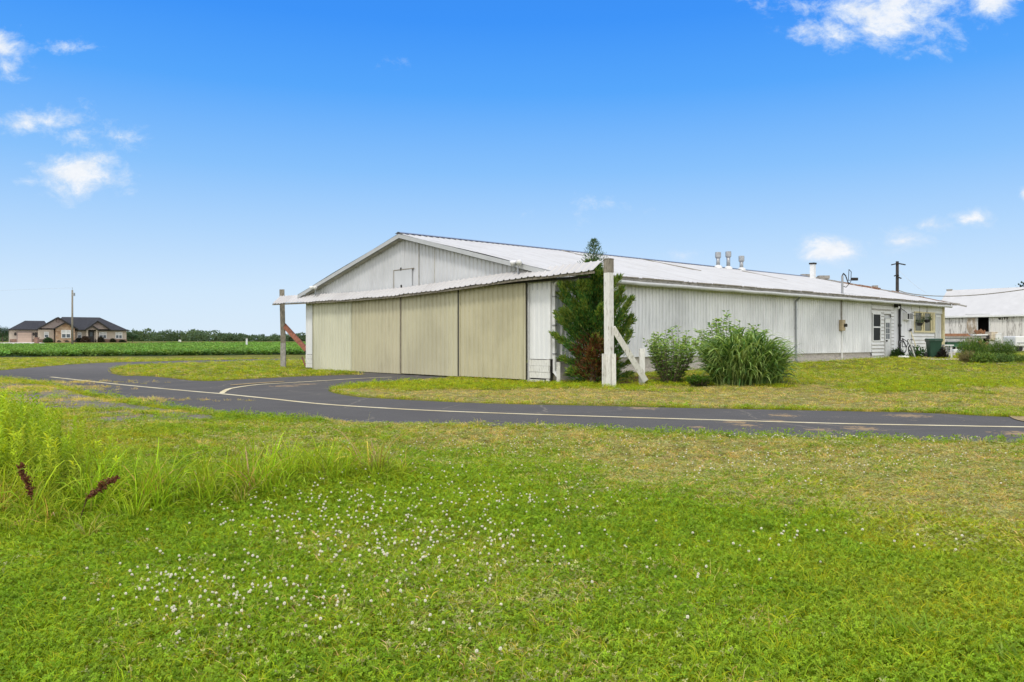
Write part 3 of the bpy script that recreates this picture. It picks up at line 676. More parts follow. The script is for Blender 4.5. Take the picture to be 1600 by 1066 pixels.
# torn, rusty trim and loose boards along the far rake
mb = MB(); mb2 = MB(); a = HW / 2
while a > -.5:
    L_ = random.uniform(.5, 1.5); h = random.uniform(.04, .16) * (1 if a > 1 else .6); bb = HL + OV + random.uniform(-.15, .15)
    (mb if random.random() < .6 else mb2).beam(P(a, bb, zroof(a) + h * .5), P(a - L_, bb + random.uniform(-.1, .1), zroof(a - L_) + h * .5 + random.uniform(-.05, .05)), .22, h)
    if random.random() < .5: mb2.beam(P(a, bb - .5, zroof(a) + .06), P(a - L_ * 1.1, bb - .4, zroof(a - L_ * 1.1) + .09), .3, .05)
    a -= L_ * .8
mb2.box(P(HW / 2 + .3, HL - .1, RZ + .14), .6, .4, .16); mb2.box(P(HW / 2 - .9, HL + .05, RZ - .05), .7, .4, .22); mb2.box(P(4.2, HL + .3, zroof(4.2) + .16), .3, .25, .16)
mb.each('torn_rake_trim', M['rust'], rf); mb2.each('loose_rake_board', M['grey_wood'], rf)
mb = MB(); mb.beam(P(-.3, HL + .3, ze + .03), P(-EV - .4, HL + .55, ze - .05), .18, .08); mb.box(P(-EV - .2, HL + .35, ze - .06), .25, .2, .1); mb.build('eave_end', M['old_post'], rf)
# flues near the ridge, chimney at the far end
def b_at(px, a): return on_side(px, 500, a)[0]
for px, ptop in ((1122, 392), (1138, 391), (1158.5, 398)):
    a = HW / 2 - (.25 if px < 1150 else .1); b = b_at(px, a); p = P(a, b, zroof(a)); zt = CZ - (ptop - 533) / F * p.y; r = .11
    v = MB().tube(p - UP * .05, Vector((p.x, p.y, zt - .3)), r, r, 14).build('flue_pipe', M['galv'], rf, True)
    c = MB(); c.lathe((p.x, p.y, zt - .46), [(r, 0), (r + .065, .08), (r + .065, .36), (r + .04, .38), (r * .9, .38), (r * .9, .3)], 14); c.build('flue_cap', M['galv'], v)
    c = MB(); c.lathe(p, [(r + .14, -.03), (r + .12, .10), (r, .16)], 12); c.build('flue_flashing', M['white'], v)
a = HW / 2 - 1.0; b = b_at(1270, a); p = P(a, b, zroof(a)); zt = CZ - (412 - 533) / F * p.y
v = MB().box(p + UP * ((zt - p.z) / 2 - .1), .27, .27, zt - p.z + .2, math.atan2(A2.y, A2.x)).build('chimney', M['white'], rf)
MB().box(Vector((p.x, p.y, zt)), .36, .36, .1, math.atan2(A2.y, A2.x)).build('chimney_cap', M['dark'], v)

# sagging awning sheet over the door track
prof_t = [-2.35, 1.17, 4.67, 8.3, 12, 16.3, 19.6]; zl = [3.47, 3.42, 3.28, 3.18, 3.16, 3.20, 3.25]; zu = [3.80, 3.74, 3.62, 3.52, 3.50, 3.58, 3.64]
mb = MB(); vs = []; fs = []; a = -2.35; rows = []
while a < 19.3:
    for da, h in ((0, 0), (.12, 0), (.15, .03), (.19, .03), (.22, 0)): rows.append((a + da, h))
    a += .30
for a, h in rows:
    wv = .012 * math.sin(a * 1.9) + .01 * math.sin(a * 4.3)
    l, u = float(np.interp(a, prof_t, zl)) + wv, float(np.interp(a, prof_t, zu))
    for s_ in (0, .5, 1): vs.append(P(a, -.10 - .42 * s_, u + (l - u) * s_ + h + .0))
for i in range(len(rows) - 1):
    for j in range(2): fs.append((3 * i + j, 3 * i + 3 + j, 3 * i + 4 + j, 3 * i + 1 + j))
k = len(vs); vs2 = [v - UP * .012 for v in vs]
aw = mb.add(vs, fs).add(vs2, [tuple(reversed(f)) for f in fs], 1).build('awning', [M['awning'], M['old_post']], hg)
mb = MB()
for i in range(len(prof_t) - 1):
    a0, a1 = prof_t[i], prof_t[i + 1]; mb.beam(P(a0, -.46, zl[i] - .045), P(a1, -.46, zl[i + 1] - .045), .04, .07)
mb.build('awning_rail', M['old_post'], aw)
# downspouts
def spout(b, zb, zt, aoff, col, name='downspout'):
    mb = MB(); mb.beam(P(aoff, b, zb + .1), P(aoff, b, zt - .3), .09, .075, A3); mb.beam(P(aoff, b, zt - .32), P(-EV - .06, b, zt), .085, .075, B3)
    mb.beam(P(aoff, b, zb + .14), P(aoff - .2, b - .05, zb), .09, .075, B3)
    d = mb.build(name, col, rf)
    k = MB()
    for z in (zb + .7, (zb + zt) / 2, zt - .7): k.frame(P(aoff - .055, b - .06, z), A3, B3, UP, .1, .12, .04)
    k.each('strap', M['galv'], d)
spout(.12, .22, ze - .12, -.07, M['white']); spout(on_side(1241, 500)[0], gs(15.6) + .03, ze - .14, -.07, M['galv'])
# electric service: conduit, meter, mast
bm = on_side(1313, 500)[0]; zm0, zm1 = on_side(1313, 517)[1], on_side(1313, 500)[1]
mb = MB(); mb.tube(P(-.06, bm, zm1 - .02), P(-.06, bm, ze - .1), .05, .05, 8); mb.build('conduit', M['grey_wood'], hg)
MB().tube(P(-.06, bm + .05, gs(20) - .05), P(-.06, bm + .05, zm0 + .02), .03, .03, 8).build('conduit', M['white'], hg)
mt = MB().box(P(-.1, bm, (zm0 + zm1) / 2), .30, .18, zm1 - zm0, math.atan2(B2.y, B2.x)).build('meter_box', M['tan'], hg, bevel=.012)
mb = MB(); mb.tube(P(-.19, bm + .06, (zm0 + zm1) / 2), P(-.30, bm + .06, (zm0 + zm1) / 2), .085, .08, 14); mb.build('meter_dial', M['dark'], mt)
ms = MB(); zt = CZ - (431 - 533) / F * P(-.1, bm, 0).y; ms.tube(P(-.10, bm, ze), P(-.10, bm, zt), .055, .055, 10); ms = ms.build('service_mast', M['galv'], rf)
mb = MB(); c = P(-.10, bm, zt); mb.path([c, c + B3 * .12 + UP * .12, c + B3 * .35 + UP * .02, c + B3 * .6 - UP * .3, c + B3 * .75 - UP * .35], .03); mb.path([c - UP * .5, c + B3 * .4 - UP * .55, c + B3 * .9 - UP * .25, c + B3 * .95 + UP * .25, c + B3 * .7 + UP * .35, c + B3 * .65 - UP * .2, c + B3 * 1.3 - UP * .1], .016)
mb.box(c + B3 * 1.3 - UP * .1, .3, .16, .14); mb.build('mast_wire', M['pole'], ms)

# ---- far end of the side wall: lap siding, window, door, porch
LAP_SHADE = MB()  # dark strips that paint the shade line under each board lap
def lap(mb, b0, b1, z0, z1, step=.19, a=0.0, mi=0):
    z = z0
    while z < z1 - .01:
        t_ = min(z + step, z1); LAP_SHADE.frame(P(a - .036, b0, z - .022), B3, A3, UP, b1 - b0, .03, .024); mb.add([P(a - .035, b0, z), P(a - .035, b1, z), P(a - .008, b1, t_ + .012), P(a - .008, b0, t_ + .012), P(a, b0, z), P(a, b1, z)], [(0, 1, 2, 3), (4, 5, 1, 0)], mi); z += step
bx = lambda px: on_side(px, 500)[0]
zy = lambda px, py: on_side(px, py)[1]
bw0, bw1, bd0, bd1, be = bx(1363), bx(1374.5), bx(1381.5), bx(1391), bx(1396)
mb = MB(); zW0, zW1 = zy(1368, 532), zy(1368, 491.5)
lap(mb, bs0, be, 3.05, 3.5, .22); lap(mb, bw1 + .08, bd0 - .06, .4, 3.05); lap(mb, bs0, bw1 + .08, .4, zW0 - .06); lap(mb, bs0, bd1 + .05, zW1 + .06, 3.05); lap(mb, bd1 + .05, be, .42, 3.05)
mb.build('lap_siding', M['white'], hg)
mb = MB(); mb.frame(P(.05, bs0, .2), B3, A3, UP, HL - bs0 - .02, .1, 3.25); mb.build('wall_core', M['trim'], hg)
wn = MB(); wn.frame(P(-.05, bw0 - .02, zW0 - .05), B3, A3, UP, bw1 - bw0 + .1, .06, .05); wn.frame(P(-.05, bw0 - .02, zW1), B3, A3, UP, bw1 - bw0 + .1, .06, .06)
wn.frame(P(-.045, bw0 - .02, zW0), B3, A3, UP, .07, .06, zW1 - zW0); wn.frame(P(-.045, bw1 + .01, zW0), B3, A3, UP, .07, .06, zW1 - zW0); zm = (zW0 + zW1) / 2 - .02; wn.frame(P(-.048, bw0 + .05, zm), B3, A3, UP, bw1 - bw0 - .04, .06, .07)
wn = wn.build('window', M['white'], hg)
mb = MB(); mb.frame(P(-.02, bw0 + .05, zW0), B3, A3, UP, bw1 - bw0 - .04, .02, zm - zW0); mb.frame(P(-.025, bw0 + .05, zm + .07), B3, A3, UP, bw1 - bw0 - .04, .02, zW1 - zm - .07); mb.build('pane', M['glass'], wn)
zD0, zD1 = gs(26) - .02, zy(1386, 497)
dr = MB().frame(P(-.03, bd0 + .06, zD0), B3, A3, UP, bd1 - bd0 - .12, .04, zD1 - zD0 - .05).build('door', M['white'], hg)
mb = MB(); mb.frame(P(-.06, bd0 - .02, zD0), B3, A3, UP, .08, .06, zD1 - zD0); mb.frame(P(-.06, bd1 - .06, zD0), B3, A3, UP, .08, .06, zD1 - zD0); mb.frame(P(-.06, bd0 - .08, zD1 - .05), B3, A3, UP, bd1 - bd0 + .15, .06, .07); mb.build('door_frame', M['trim'], dr)
mb = MB(); wl = (bd1 - bd0 - .36) / 2
for i in range(2):
    for j in range(3): mb.frame(P(-.036, bd0 + .16 + i * (wl + .05), zD0 + 1.02 + j * .3), B3, A3, UP, wl, .01, .27)
mb.build('door_pane', M['house_glass'], dr); MB().box(P(-.07, bd0 + .16, zD0 + .92), .07, .07, .09, .7).build('handle', M['dark'], dr)
b0, b1 = be, bx(1424)
mb = MB(); ribbed(mb, O(0, b0), B3, b1 - b0, lambda x: .45, lambda x: 3.5, -A3, .4, .018); mb.build('side_wall', M['side'], hg)
bp = bx(1403.3); mb = MB(); mb.tube(P(-.09, bp, gs(28) - .05), P(-.09, bp, ze - .1), .06, .06, 10); pp = mb.build('drain_pipe', M['black'], hg, True)
mb = MB()
for z in (1.25, 2.15, .8): mb.tube(P(-.09, bp, z), P(-.09, bp, z + .12), .085, .085, 10)
mb.each('pipe_collar', M['black'], pp)
lp = MB().box(P(-.14, bx(1397), zy(1397, 477)), .2, .2, .26, .7).build('wall_lamp', M['dark'], hg); MB().lathe(P(-.2, bx(1397.5), zy(1397, 481)), [(.0, -.1), (.09, -.04), (.09, .06), (.03, .1)], 10).build('lamp_globe', M['white'], lp)
# porch bay
b0, b1, b2 = bx(1424), bx(1459.5), bx(1473.5)
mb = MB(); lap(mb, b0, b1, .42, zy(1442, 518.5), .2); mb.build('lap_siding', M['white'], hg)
mb = MB(); mb.frame(P(-.03, b0, zy(1442, 489)), B3, A3, UP, b2 - b0, .05, 3.5 - zy(1442, 489)); mb.frame(P(-.03, b0, zy(1426, 518.5)), B3, A3, UP, bx(1428) - b0, .05, zy(1426, 489) - zy(1426, 518.5)); mb.build('porch_wall', M['white'], hg)
z0, z1 = zy(1443, 518), zy(1443, 489.5); w0, w1 = bx(1427.5), bx(1459.5); mid0, mid1 = bx(1439), bx(1443.5)
fr = MB()
for q0, q1 in ((w0, w0 + .1), (mid0, mid0 + .17), (mid1 - .12, mid1), (bx(1453.5), bx(1453.5) + .16), (w1 - .28, w1)): fr.frame(P(-.06, q0, z0), B3, A3, UP, q1 - q0, .07, z1 - z0)
fr.frame(P(-.07, w0, z0 - .06), B3, A3, UP, w1 - w0, .09, .09); fr.frame(P(-.065, w0, z1), B3, A3, UP, w1 - w0, .08, .07)
fr = fr.build('porch_window', M['yellow'], hg); MB().frame(P(-.01, w0, z0), B3, A3, UP, w1 - w0, .02, z1 - z0).build('pane', M['porch_glass'], fr)
d0, d1 = bx(1460.5), bx(1469); zz = zy(1465, 493)
sdr = MB(); 
for q0, q1, zA, zB in ((d0, d0 + .1, .5, zz), (d1 - .1, d1, .5, zz), (d0, d1, zz - .1, zz), (d0, d1, .5, .95)): sdr.frame(P(-.05, q0, zA), B3, A3, UP, q1 - q0, .05, zB - zA)
sdr = sdr.build('screen_door', M['white'], hg); MB().frame(P(-.02, d0 + .05, .9), B3, A3, UP, d1 - d0 - .1, .02, zz - .95).build('screen', M['trim'], sdr)
mb = MB(); mb.frame(P(-.10, b2 - .17, gs(33) - .02), B3, A3, UP, .17, .14, 3.45 - gs(33)); mb.build('porch_post', M['yellow'], hg)
LAP_SHADE.each('lap_shade', M['old_post'], hg)
# air conditioner sticking out of the wall
c0, c1 = bx(1410.5), bx(1420); z0, z1 = zy(1417, 500.5), zy(1417, 489)
ac = MB().frame(P(-.24, c0, z0), B3, A3, UP, c1 - c0, .24, z1 - z0).build('air_conditioner', M['white'], None, bevel=.015); tag(ac, 'white window air conditioner sticking out of the side wall between black pipe and porch', 'air conditioner')
mb = MB()
for i in range(6): mb.frame(P(-.252, c0 + .36, z0 + .06 + i * .055), B3, A3, UP, c1 - c0 - .42, .014, .032)
mb.frame(P(-.251, c0 + .05, z0 + .05), B3, A3, UP, .22, .012, z1 - z0 - .1); mb.build('grille', M['dark'], ac)
# cable drooping from the eave to the AC
tag(MB().path([P(-.10, bx(1404) + .1 + i * .28, 3.15 - .5 * math.sin(i / 9 * 1.9) + .02 * i) for i in range(9)], .014).build('cable', M['pole']), 'thin dark cable drooping from the eave towards the air conditioner', 'cable')
# floodlights on the awning
def flood(a, z, lab):
    f = empty('floodlight', P(a, -.3, z), lab, 'floodlight', 'twin floodlights on the awning'); mb = MB(); mb.beam(P(a, -.3, z - .15), P(a, -.3, z + .22), .05, .05); mb.beam(P(a - .15, -.32, z + .2), P(a + .17, -.32, z + .22), .04, .04); mb.build('bracket', M['galv'], f)
    for s_ in (-1, 1):
        c = P(a + s_ * .15, -.36, z + .24); mb = MB(); d = (-B3 * .8 + A3 * s_ * .5 - UP * .35).normalized(); mb.tube(c - d * .08, c + d * .13, .05, .10, 12); mb.build('lamp_head', M['white'], f, True)
a_, z_ = on_front(810, 421, -.3); flood(a_, z_, 'twin white floodlight on the awning close to the evergreen tree'); a_, z_ = on_front(493, 457, -.3); flood(a_, z_, 'twin floodlight on the awning by the far left corner of the hangar')

# ---- awning end posts
pr = ground(952, 604.5); 
r1 = empty('wooden_post', pr, 'thick white flaking post with dark cap holding the awning beside the evergreen', 'post')
zt = CZ - (406 - 533) / F * pr.y; mb = MB()
mb.beam(pr - UP * .1, pr + Vector((-.02, 0, zt - .38)), .21, .21, A3); mb.build('post', M['white_wood'], r1, bevel=.012)
mb = MB(); mb.beam(pr + Vector((-.02, 0, zt - .385)), pr + Vector((-.02, 0, zt)), .215, .215, A3); mb.box(pr + Vector((-.02, 0, zt + .02)), .23, .23, .03, .9); mb.build('post_cap', M['old_post'], r1)
mb = MB(); mb.beam(pr + Vector((-.14, -.02, -.05)), pr + Vector((-.14, -.02, .98)), .035, .2, A3); mb.beam(pr + Vector((.13, -.1, -.05)), pr + Vector((.12, -.1, .98)), .12, .04, Vector((1, 0, 0))); mb.each('splice_plank', M['white_wood'], r1)
stk = ground(1003, 601); tp = Vector((pr.x + .1, pr.y - .02, CZ - (512 - 533) / F * pr.y))
mb = MB(); mb.beam(tp, Vector((stk.x + .09, stk.y - .14, stk.z + .12)), .07, .17, Vector((0, 1, 0))); mb.build('brace', M['white_wood'], r1)
zs = CZ - (545 - 533) / F * stk.y
o = MB().beam(stk - UP * .1, Vector((stk.x, stk.y, zs)), .17, .14, Vector((1, 0, 0))).build('stake', M['white_wood'], None, bevel=.01); tag(o, 'short white stake at the foot of the white post\'s diagonal brace', 'stake')
s2 = ground(872.5, 599); zs = CZ - (566 - 533) / F * s2.y
o = MB().beam(s2 - UP * .1, Vector((s2.x, s2.y, zs)), .12, .09, Vector((1, 0, 0))).build('stake', M['white_wood'], None, bevel=.01); tag(o, 'short white stake by the downspout at the hangar corner', 'stake')
pl = P(on_front(443.5, 500, .22)[0], .22, 0); l1 = empty('wooden_post', pl, 'weathered grey brown post with rusty red brace at the far end of the awning', 'post')
zt = CZ - (452.5 - 533) / F * pl.y; mb = MB(); mb.beam(pl - UP * .1, pl + Vector((-.10, 0, zt)), .25, .25, Vector((1, .3, 0))); mb.build('post', M['old_post'], l1, bevel=.015)
mb = MB(); mb.beam(pl + Vector((.0, -.14, -.1)), pl + Vector((0, -.14, 1.25)), .26, .05, Vector((1, 0, 0))); mb.build('splice_plank', M['grey_wood'], l1)
e1 = pl + Vector((.0, 0, CZ - (508 - 533) / F * pl.y - pl.z)); e2 = at(479, 547, 39.6)
MB().beam(e1, e2, .1, .24, Vector((0, 1, 0))).build('brace', M['red_wood'], l1)
mb = MB(); p_ = at(472, 558, 41); q_ = at(479, 577, 40); o = MB().beam(p_, q_, .06, .05).build('guy_stake', M['red_wood'], None); tag(o, 'thin leaning stake near the hangar\'s far left corner', 'stake')

# ================================================================== VEGETATION
def rot_instances(name, pts, rotz, scale, kind, tints, sources, tilt=.12):
    """points that carry their own size, turn and colour; geometry nodes put a tuft on each"""
    n = len(pts); me = bpy.data.meshes.new(name); me.vertices.add(n); me.vertices.foreach_set('co', np.asarray(pts, np.float32).ravel())
    def att(nm, typ, arr, key):
        a = me.attributes.new(nm, typ, 'POINT'); a.data.foreach_set(key, np.ascontiguousarray(arr).ravel())
    rot = np.stack([rng.normal(size=n) * tilt, rng.normal(size=n) * tilt, rotz], 1).astype(np.float32)
    att('rot', 'FLOAT_VECTOR', rot, 'vector'); att('scl', 'FLOAT_VECTOR', np.asarray(scale, np.float32), 'vector'); att('kind_id', 'INT', np.asarray(kind, np.int32), 'value')
    c = np.ones((n, 4), np.float32); c[:, :3] = tints; att('tint', 'FLOAT_COLOR', c, 'color')
    o = bpy.data.objects.new(name, me); COL.objects.link(o)
    src = bpy.data.collections.new(name + '_sources')
    for i, s in enumerate(sources): src.objects.link(s)
    ng_ = bpy.data.node_groups.new(name + '_scatter', 'GeometryNodeTree')
    ng_.interface.new_socket('Geometry', in_out='INPUT', socket_type='NodeSocketGeometry'); ng_.interface.new_socket('Geometry', in_out='OUTPUT', socket_type='NodeSocketGeometry')
    N, L = ng_.nodes, ng_.links; gi = N.new('NodeGroupInput'); go = N.new('NodeGroupOutput')
    ip = N.new('GeometryNodeInstanceOnPoints'); ci = N.new('GeometryNodeCollectionInfo'); ci.inputs['Collection'].default_value = src
    ci.inputs['Separate Children'].default_value = True; ci.inputs['Reset Children'].default_value = True
    def na(nm, typ): a = N.new('GeometryNodeInputNamedAttribute'); a.data_type = typ; a.inputs['Name'].default_value = nm; return a.outputs['Attribute']
    L.new(gi.outputs[0], ip.inputs['Points']); L.new(ci.outputs[0], ip.inputs['Instance']); ip.inputs['Pick Instance'].default_value = True
    L.new(na('kind_id', 'INT'), ip.inputs['Instance Index'])
    er = N.new('FunctionNodeEulerToRotation'); L.new(na('rot', 'FLOAT_VECTOR'), er.inputs[0]); L.new(er.outputs[0], ip.inputs['Rotation']); L.new(na('scl', 'FLOAT_VECTOR'), ip.inputs['Scale'])
    L.new(ip.outputs[0], go.inputs[0]); md = o.modifiers.new('scatter', 'NODES'); md.node_group = ng_
    return tag(o, kind='stuff')
def srcmesh(name, V, Fq, shade, mat):
    me = bpy.data.meshes.new(name); me.from_pydata([tuple(v) for v in V], [], [tuple(f) for f in Fq])
    a = me.attributes.new('shade', 'FLOAT_COLOR', 'POINT'); c = np.ones((len(V), 4), np.float32); c[:, :3] = shade; a.data.foreach_set('color', c.ravel()); me.materials.append(mat)
    return bpy.data.objects.new(name, me)
def tuft(name, nb, h, wd, spread, lean, droop, seg=2, var=.4):
    r = np.sqrt(rng.random(nb)) * spread; t = rng.random(nb) * 2 * np.pi
    base = np.stack([r * np.cos(t), r * np.sin(t), np.full(nb, -.012)], 1); d = np.stack([np.cos(t) * lean, np.sin(t) * lean, np.ones(nb)], 1) + rng.normal(size=(nb, 3)) * [lean, lean, .05]
    L_ = h * (1 - var + 2 * var * rng.random(nb)); col = np.clip(np.ones((nb, 3)) * (.60 + .80 * rng.random((nb, 1))) * (1 + (rng.random((nb, 3)) - .5) * [.3, .12, .5]), 0, 3)
    dead = rng.random(nb) < .17; col[dead] *= [1.3, 1.08, 2.6]
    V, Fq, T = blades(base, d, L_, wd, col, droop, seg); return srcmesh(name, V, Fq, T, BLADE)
def clover_src(name, nb):
    base = np.stack([rng.normal(size=nb) * .035, rng.normal(size=nb) * .035, .02 + rng.random(nb) * .03], 1); V = []; Fq = []; k = 0; sh = []
    for p in base:
        r0 = rng.random() * 6; s_ = .0045 + rng.random() * .0035; b = .6 + rng.random() * .5; tx, ty = rng.normal(size=2) * .35
        for j in range(3):
            t = r0 + j * 2.094; e = np.array([math.cos(t), math.sin(t), 0]); f = np.array([-e[1], e[0], 0]); z = lambda v: v + np.array([0, 0, v[0] * tx + v[1] * ty])
            V += [p, p + z(e * s_ + f * s_ * .7), p + z(e * s_ * 1.9), p + z(e * s_ - f * s_ * .7)]; Fq.append((k, k + 1, k + 2, k + 3)); k += 4; sh += [[b * .72, b * .92, b * 1.3]] * 4
    return srcmesh(name, np.array(V), Fq, np.array(sh), BLADE)
mown = [tuft('mown_tuft', 54, .044, .0022, .058, .34, .14, 2), tuft('mown_tuft', 48, .052, .0023, .058, .32, .18, 2), tuft('mown_tuft', 60, .036, .0020, .063, .42, .12, 2), tuft('mown_tuft', 50, .047, .0021, .068, .40, .2, 2), clover_src('clover_leaf', 16), clover_src('clover_leaf', 12),
        tuft('long_tuft', 16, .085, .0042, .05, .5, .5, 3)]
# -- where: sample the lawn with density falling off with distance
def lawn_points(n, y0, y1, half=.86, power=1.0):
    y = np.sqrt(y0 ** 2 + rng.random(n) * (y1 ** 2 - y0 ** 2)); x = (rng.random(n) * 2 - 1) * y * half
    k = ~in_road(x, y) & ~inpoly(x, y, hangar_poly); return x[k], y[k]
LUSH = np.array(S(188, 198, 44)); LUSH2 = np.array(S(150, 174, 32)); YEL = np.array(S(212, 200, 54)); DRY = np.array(S(234, 210, 126)); DRY2 = np.array(S(212, 190, 90))
def lawn_tint(x, y):
    n = len(x); d = dryness(x, y); k = fbm(x + 17, y - 5, .8)[:, None]; k2 = fbm(x - 31, y + 8, 3.1)[:, None]
    g = LUSH * (1 - k) + LUSH2 * k; g = g * (1 - sstep(k2, .5, .75) * .55) + YEL * sstep(k2, .5, .75) * .55
    far = sstep(y, 14, 24)[:, None] * .6; g = g * (1 - far) + YEL * np.array([.86, .98, .55]) * far
    pick = (rng.random(n) < np.clip(d * 1.05 - .04, 0, .80))[:, None]; kk = rng.random((n, 1)); dr = DRY * kk + DRY2 * (1 - kk)
    c = np.where(pick, dr, g); return jcol(c, n, .22, .06), d, pick[:, 0]
px_, py_, sc_, tn_, kd_ = [], [], [], [], []
for n, y0, y1, s0 in ((36000, 2.5, 5.0, .92), (52000, 5.0, 9.0, 1.0), (46000, 9.0, 16, 1.25), (30000, 16, 30, 1.9), (30000, 30, 62, 3.2)):
    x, y = lawn_points(n, y0, y1); k = (x < 45) & ((y < 55) | (x < 12))
    k &= ~((np.minimum.reduce([(x - q.x) ** 2 / .35 + (y - q.y) ** 2 / .5 for q in soil_c]) < 1) & (rng.random(len(x)) < .75))
    k &= ~(inpoly(x, y, gravel_poly) & (rng.random(len(x)) < .97 - .75 * sstep(fbm(x * 1.3, y * 1.3, .8), .42, .62)))
    x, y = x[k], y[k]; c, d, dead = lawn_tint(x, y); n = len(x)
    e = np.minimum(polydist(x, y, near_edge, False), polydist(x, y, far_main, False)); e = np.minimum(e, polydist(x, y, isl_low, False)); rag = fbm(x * 2, y * 2, .5)
    keep = e > .02 + .04 * rag; fringe = np.exp(-(e / .25) ** 2)
    h = s0 ** .45 * (.65 + .8 * rng.random(n)) * np.interp(y, [3, 8, 14], [1.12, 1.08, 1.0]) * (.98 - .62 * d) * (1 + .75 * fringe * rag * 1.4) * (.85 + .45 * fbm(x, y, .6))
    kind = np.where(rng.random(n) < .008 + .05 * (fbm(x + 5, y, 1.1) > .60), 4 + (rng.random(n) < .5), rng.integers(0, 4, n)); kind = np.where((rng.random(n) < .022) & (d < .4), 6, kind); kind = np.where(dead & (kind > 3), rng.integers(0, 4, n), kind)
    wdt = s0 * (.9 + .3 * rng.random(n)); kp = keep
    px_.append(x[kp]); py_.append(y[kp]); sc_.append(np.stack([wdt, wdt, h], 1)[kp]); tn_.append(c[kp]); kd_.append(kind[kp])
x, y = np.concatenate(px_), np.concatenate(py_); z = hgt(x, y) + berm(x, y) + (fbm(x, y, 1.7) - .5) * .05 * ((y > 1) & (y < 11)) * sstep(polydist(x, y, near_edge, False), .1, 1.2)
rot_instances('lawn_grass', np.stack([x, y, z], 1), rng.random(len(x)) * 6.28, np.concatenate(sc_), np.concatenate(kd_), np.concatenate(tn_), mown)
# -- weeds that have crept onto the crumbling pavement edge at the left
x, y = [], []
for c_, s_, n in (((75, 606), (.9, .45), 260), ((40, 598), (1.6, .5), 300), ((150, 626), (1.2, .35), 260), ((20, 612), (1.2, .8), 300), ((120, 652), (.5, .3), 120), ((250, 645), (.5, .12), 90)):
    cx, cy = g0(*c_); x.append(cx + rng.normal(size=n) * s_[0]); y.append(cy + rng.normal(size=n) * s_[1])
x, y = np.concatenate(x), np.concatenate(y); n = len(x); kk = rng.random((n, 1)); c = jcol(YEL * kk + DRY * (1 - kk), n, .25)
rot_instances('creeping_weeds', np.stack([x, y, hgt(x, y)], 1), rng.random(n) * 6.28, np.repeat((.8 + rng.random((n, 1)) * 1.2), 3, 1), rng.integers(0, 4, n), c, [o.copy() for o in mown[:4]])
# -- uncut grass bank
tall = [tuft('tall_tuft', 26, .34, .008, .07, .35, .38, 4), tuft('tall_tuft', 22, .27, .0075, .08, .55, .55, 4), tuft('tall_tuft', 30, .22, .007, .09, .6, .5, 4), tuft('tall_tuft', 20, .40, .0085, .06, .28, .45, 5)]
n = 9000; qx, qy = lawn_points(n, 4.6, 14.2, .95); k = inpoly(qx, qy, bank_poly); edge = polydist(qx, qy, bank_poly); k &= rng.random(len(qx)) < np.clip(.6 + edge * 3, 0, 1)
x, y, edge = qx[k], qy[k], edge[k]; n = len(x); kk = fbm(x, y, .7)[:, None]
c = np.array(S(180, 196, 54)) * (1 - kk) + np.array(S(146, 178, 42)) * kk; dd = rng.random(n) < .13; c[dd] = np.array(S(196, 176, 96)); c = jcol(c, n, .22)
hh = np.clip(.52 + edge * 1.3, .52, 1.05) * (.75 + .5 * rng.random(n)); hh *= np.interp(pix(x, y)[0], [0, 250, 450, 640], [1.15, 1.3, 1.7, 1.9])
rot_instances('tall_grass', np.stack([x, y, hgt(x, y) + berm(x, y)], 1), rng.random(n) * 6.28, np.stack([hh * .9, hh * .9, hh], 1), rng.integers(0, 4, n), c, tall)
# -- goldenrod thicket: tall stems with narrow leaves
def weed_src(name, h, nl, ll, lw, topy=.0):
    V, Fq, S_ = [], [], []
    base = np.zeros((1, 3)); 
    t = np.linspace(.12, 1, nl); a = np.arange(nl) * 2.4; pos = np.stack([np.sin(t * 2.1) * .03, np.cos(t * 1.7) * .02, t * h], 1)
    d = np.stack([np.cos(a), np.sin(a), .35 + .8 * t], 1); L_ = ll * (1.1 - .65 * t) ; b = (.6 + .75 * t)[:, None] * np.ones((1, 3)); b[t > .85] *= [1 + topy, 1 + topy * .5, .8]
    v1, f1, s1 = blades(pos, d, L_, lw, b, .5, 3)
    v2, f2, s2 = blades(np.array([[0, 0, -.02], [.004, 0, -.02]]), np.array([[.03, .02, 1], [.03, .02, 1.]]), np.array([h, h]), .007, np.ones((2, 3)) * .7, .01, 4)
    V, Fq, S_ = merge([(v1, f1, s1), (v2, f2, s2)]); return srcmesh(name, V, Fq, S_, BLADE)
weeds = [weed_src('weed_stem', .62, 46, .13, .017), weed_src('weed_stem', .5, 40, .14, .019, .3), weed_src('weed_stem', .78, 58, .13, .016), weed_src('weed_stem', .42, 26, .16, .034)]
thick = G([(-330, 675), (-100, 660), (0, 662), (60, 682), (110, 708), (150, 738), (205, 772), (200, 792), (120, 802), (40, 806), (-100, 810), (-330, 790)])
qx, qy = lawn_points(16000, 5.5, 13.5, 1.0); k = inpoly(qx, qy, thick); e = polydist(qx, qy, thick); k &= rng.random(len(qx)) < np.clip(.30 + e * 1.0, 0, .9); x, y, e = qx[k], qy[k], e[k]; n = len(x); kk = fbm(x + 3, y, .9)[:, None]
c = np.array(S(140, 172, 42)) * (1 - kk) + np.array(S(178, 190, 54)) * kk; c = jcol(c, n, .25); s_ = np.clip(.58 + e * .55, .58, 1.0) * (.65 + .5 * rng.random(n))
kd = np.where(fbm(x, y + 9, .8) > .56, 3, rng.integers(0, 3, n))
rot_instances('weed_thicket', np.stack([x, y, hgt(x, y) + berm(x, y)], 1), rng.random(n) * 6.28, np.repeat(s_[:, None], 3, 1), kd, c, weeds, .16)
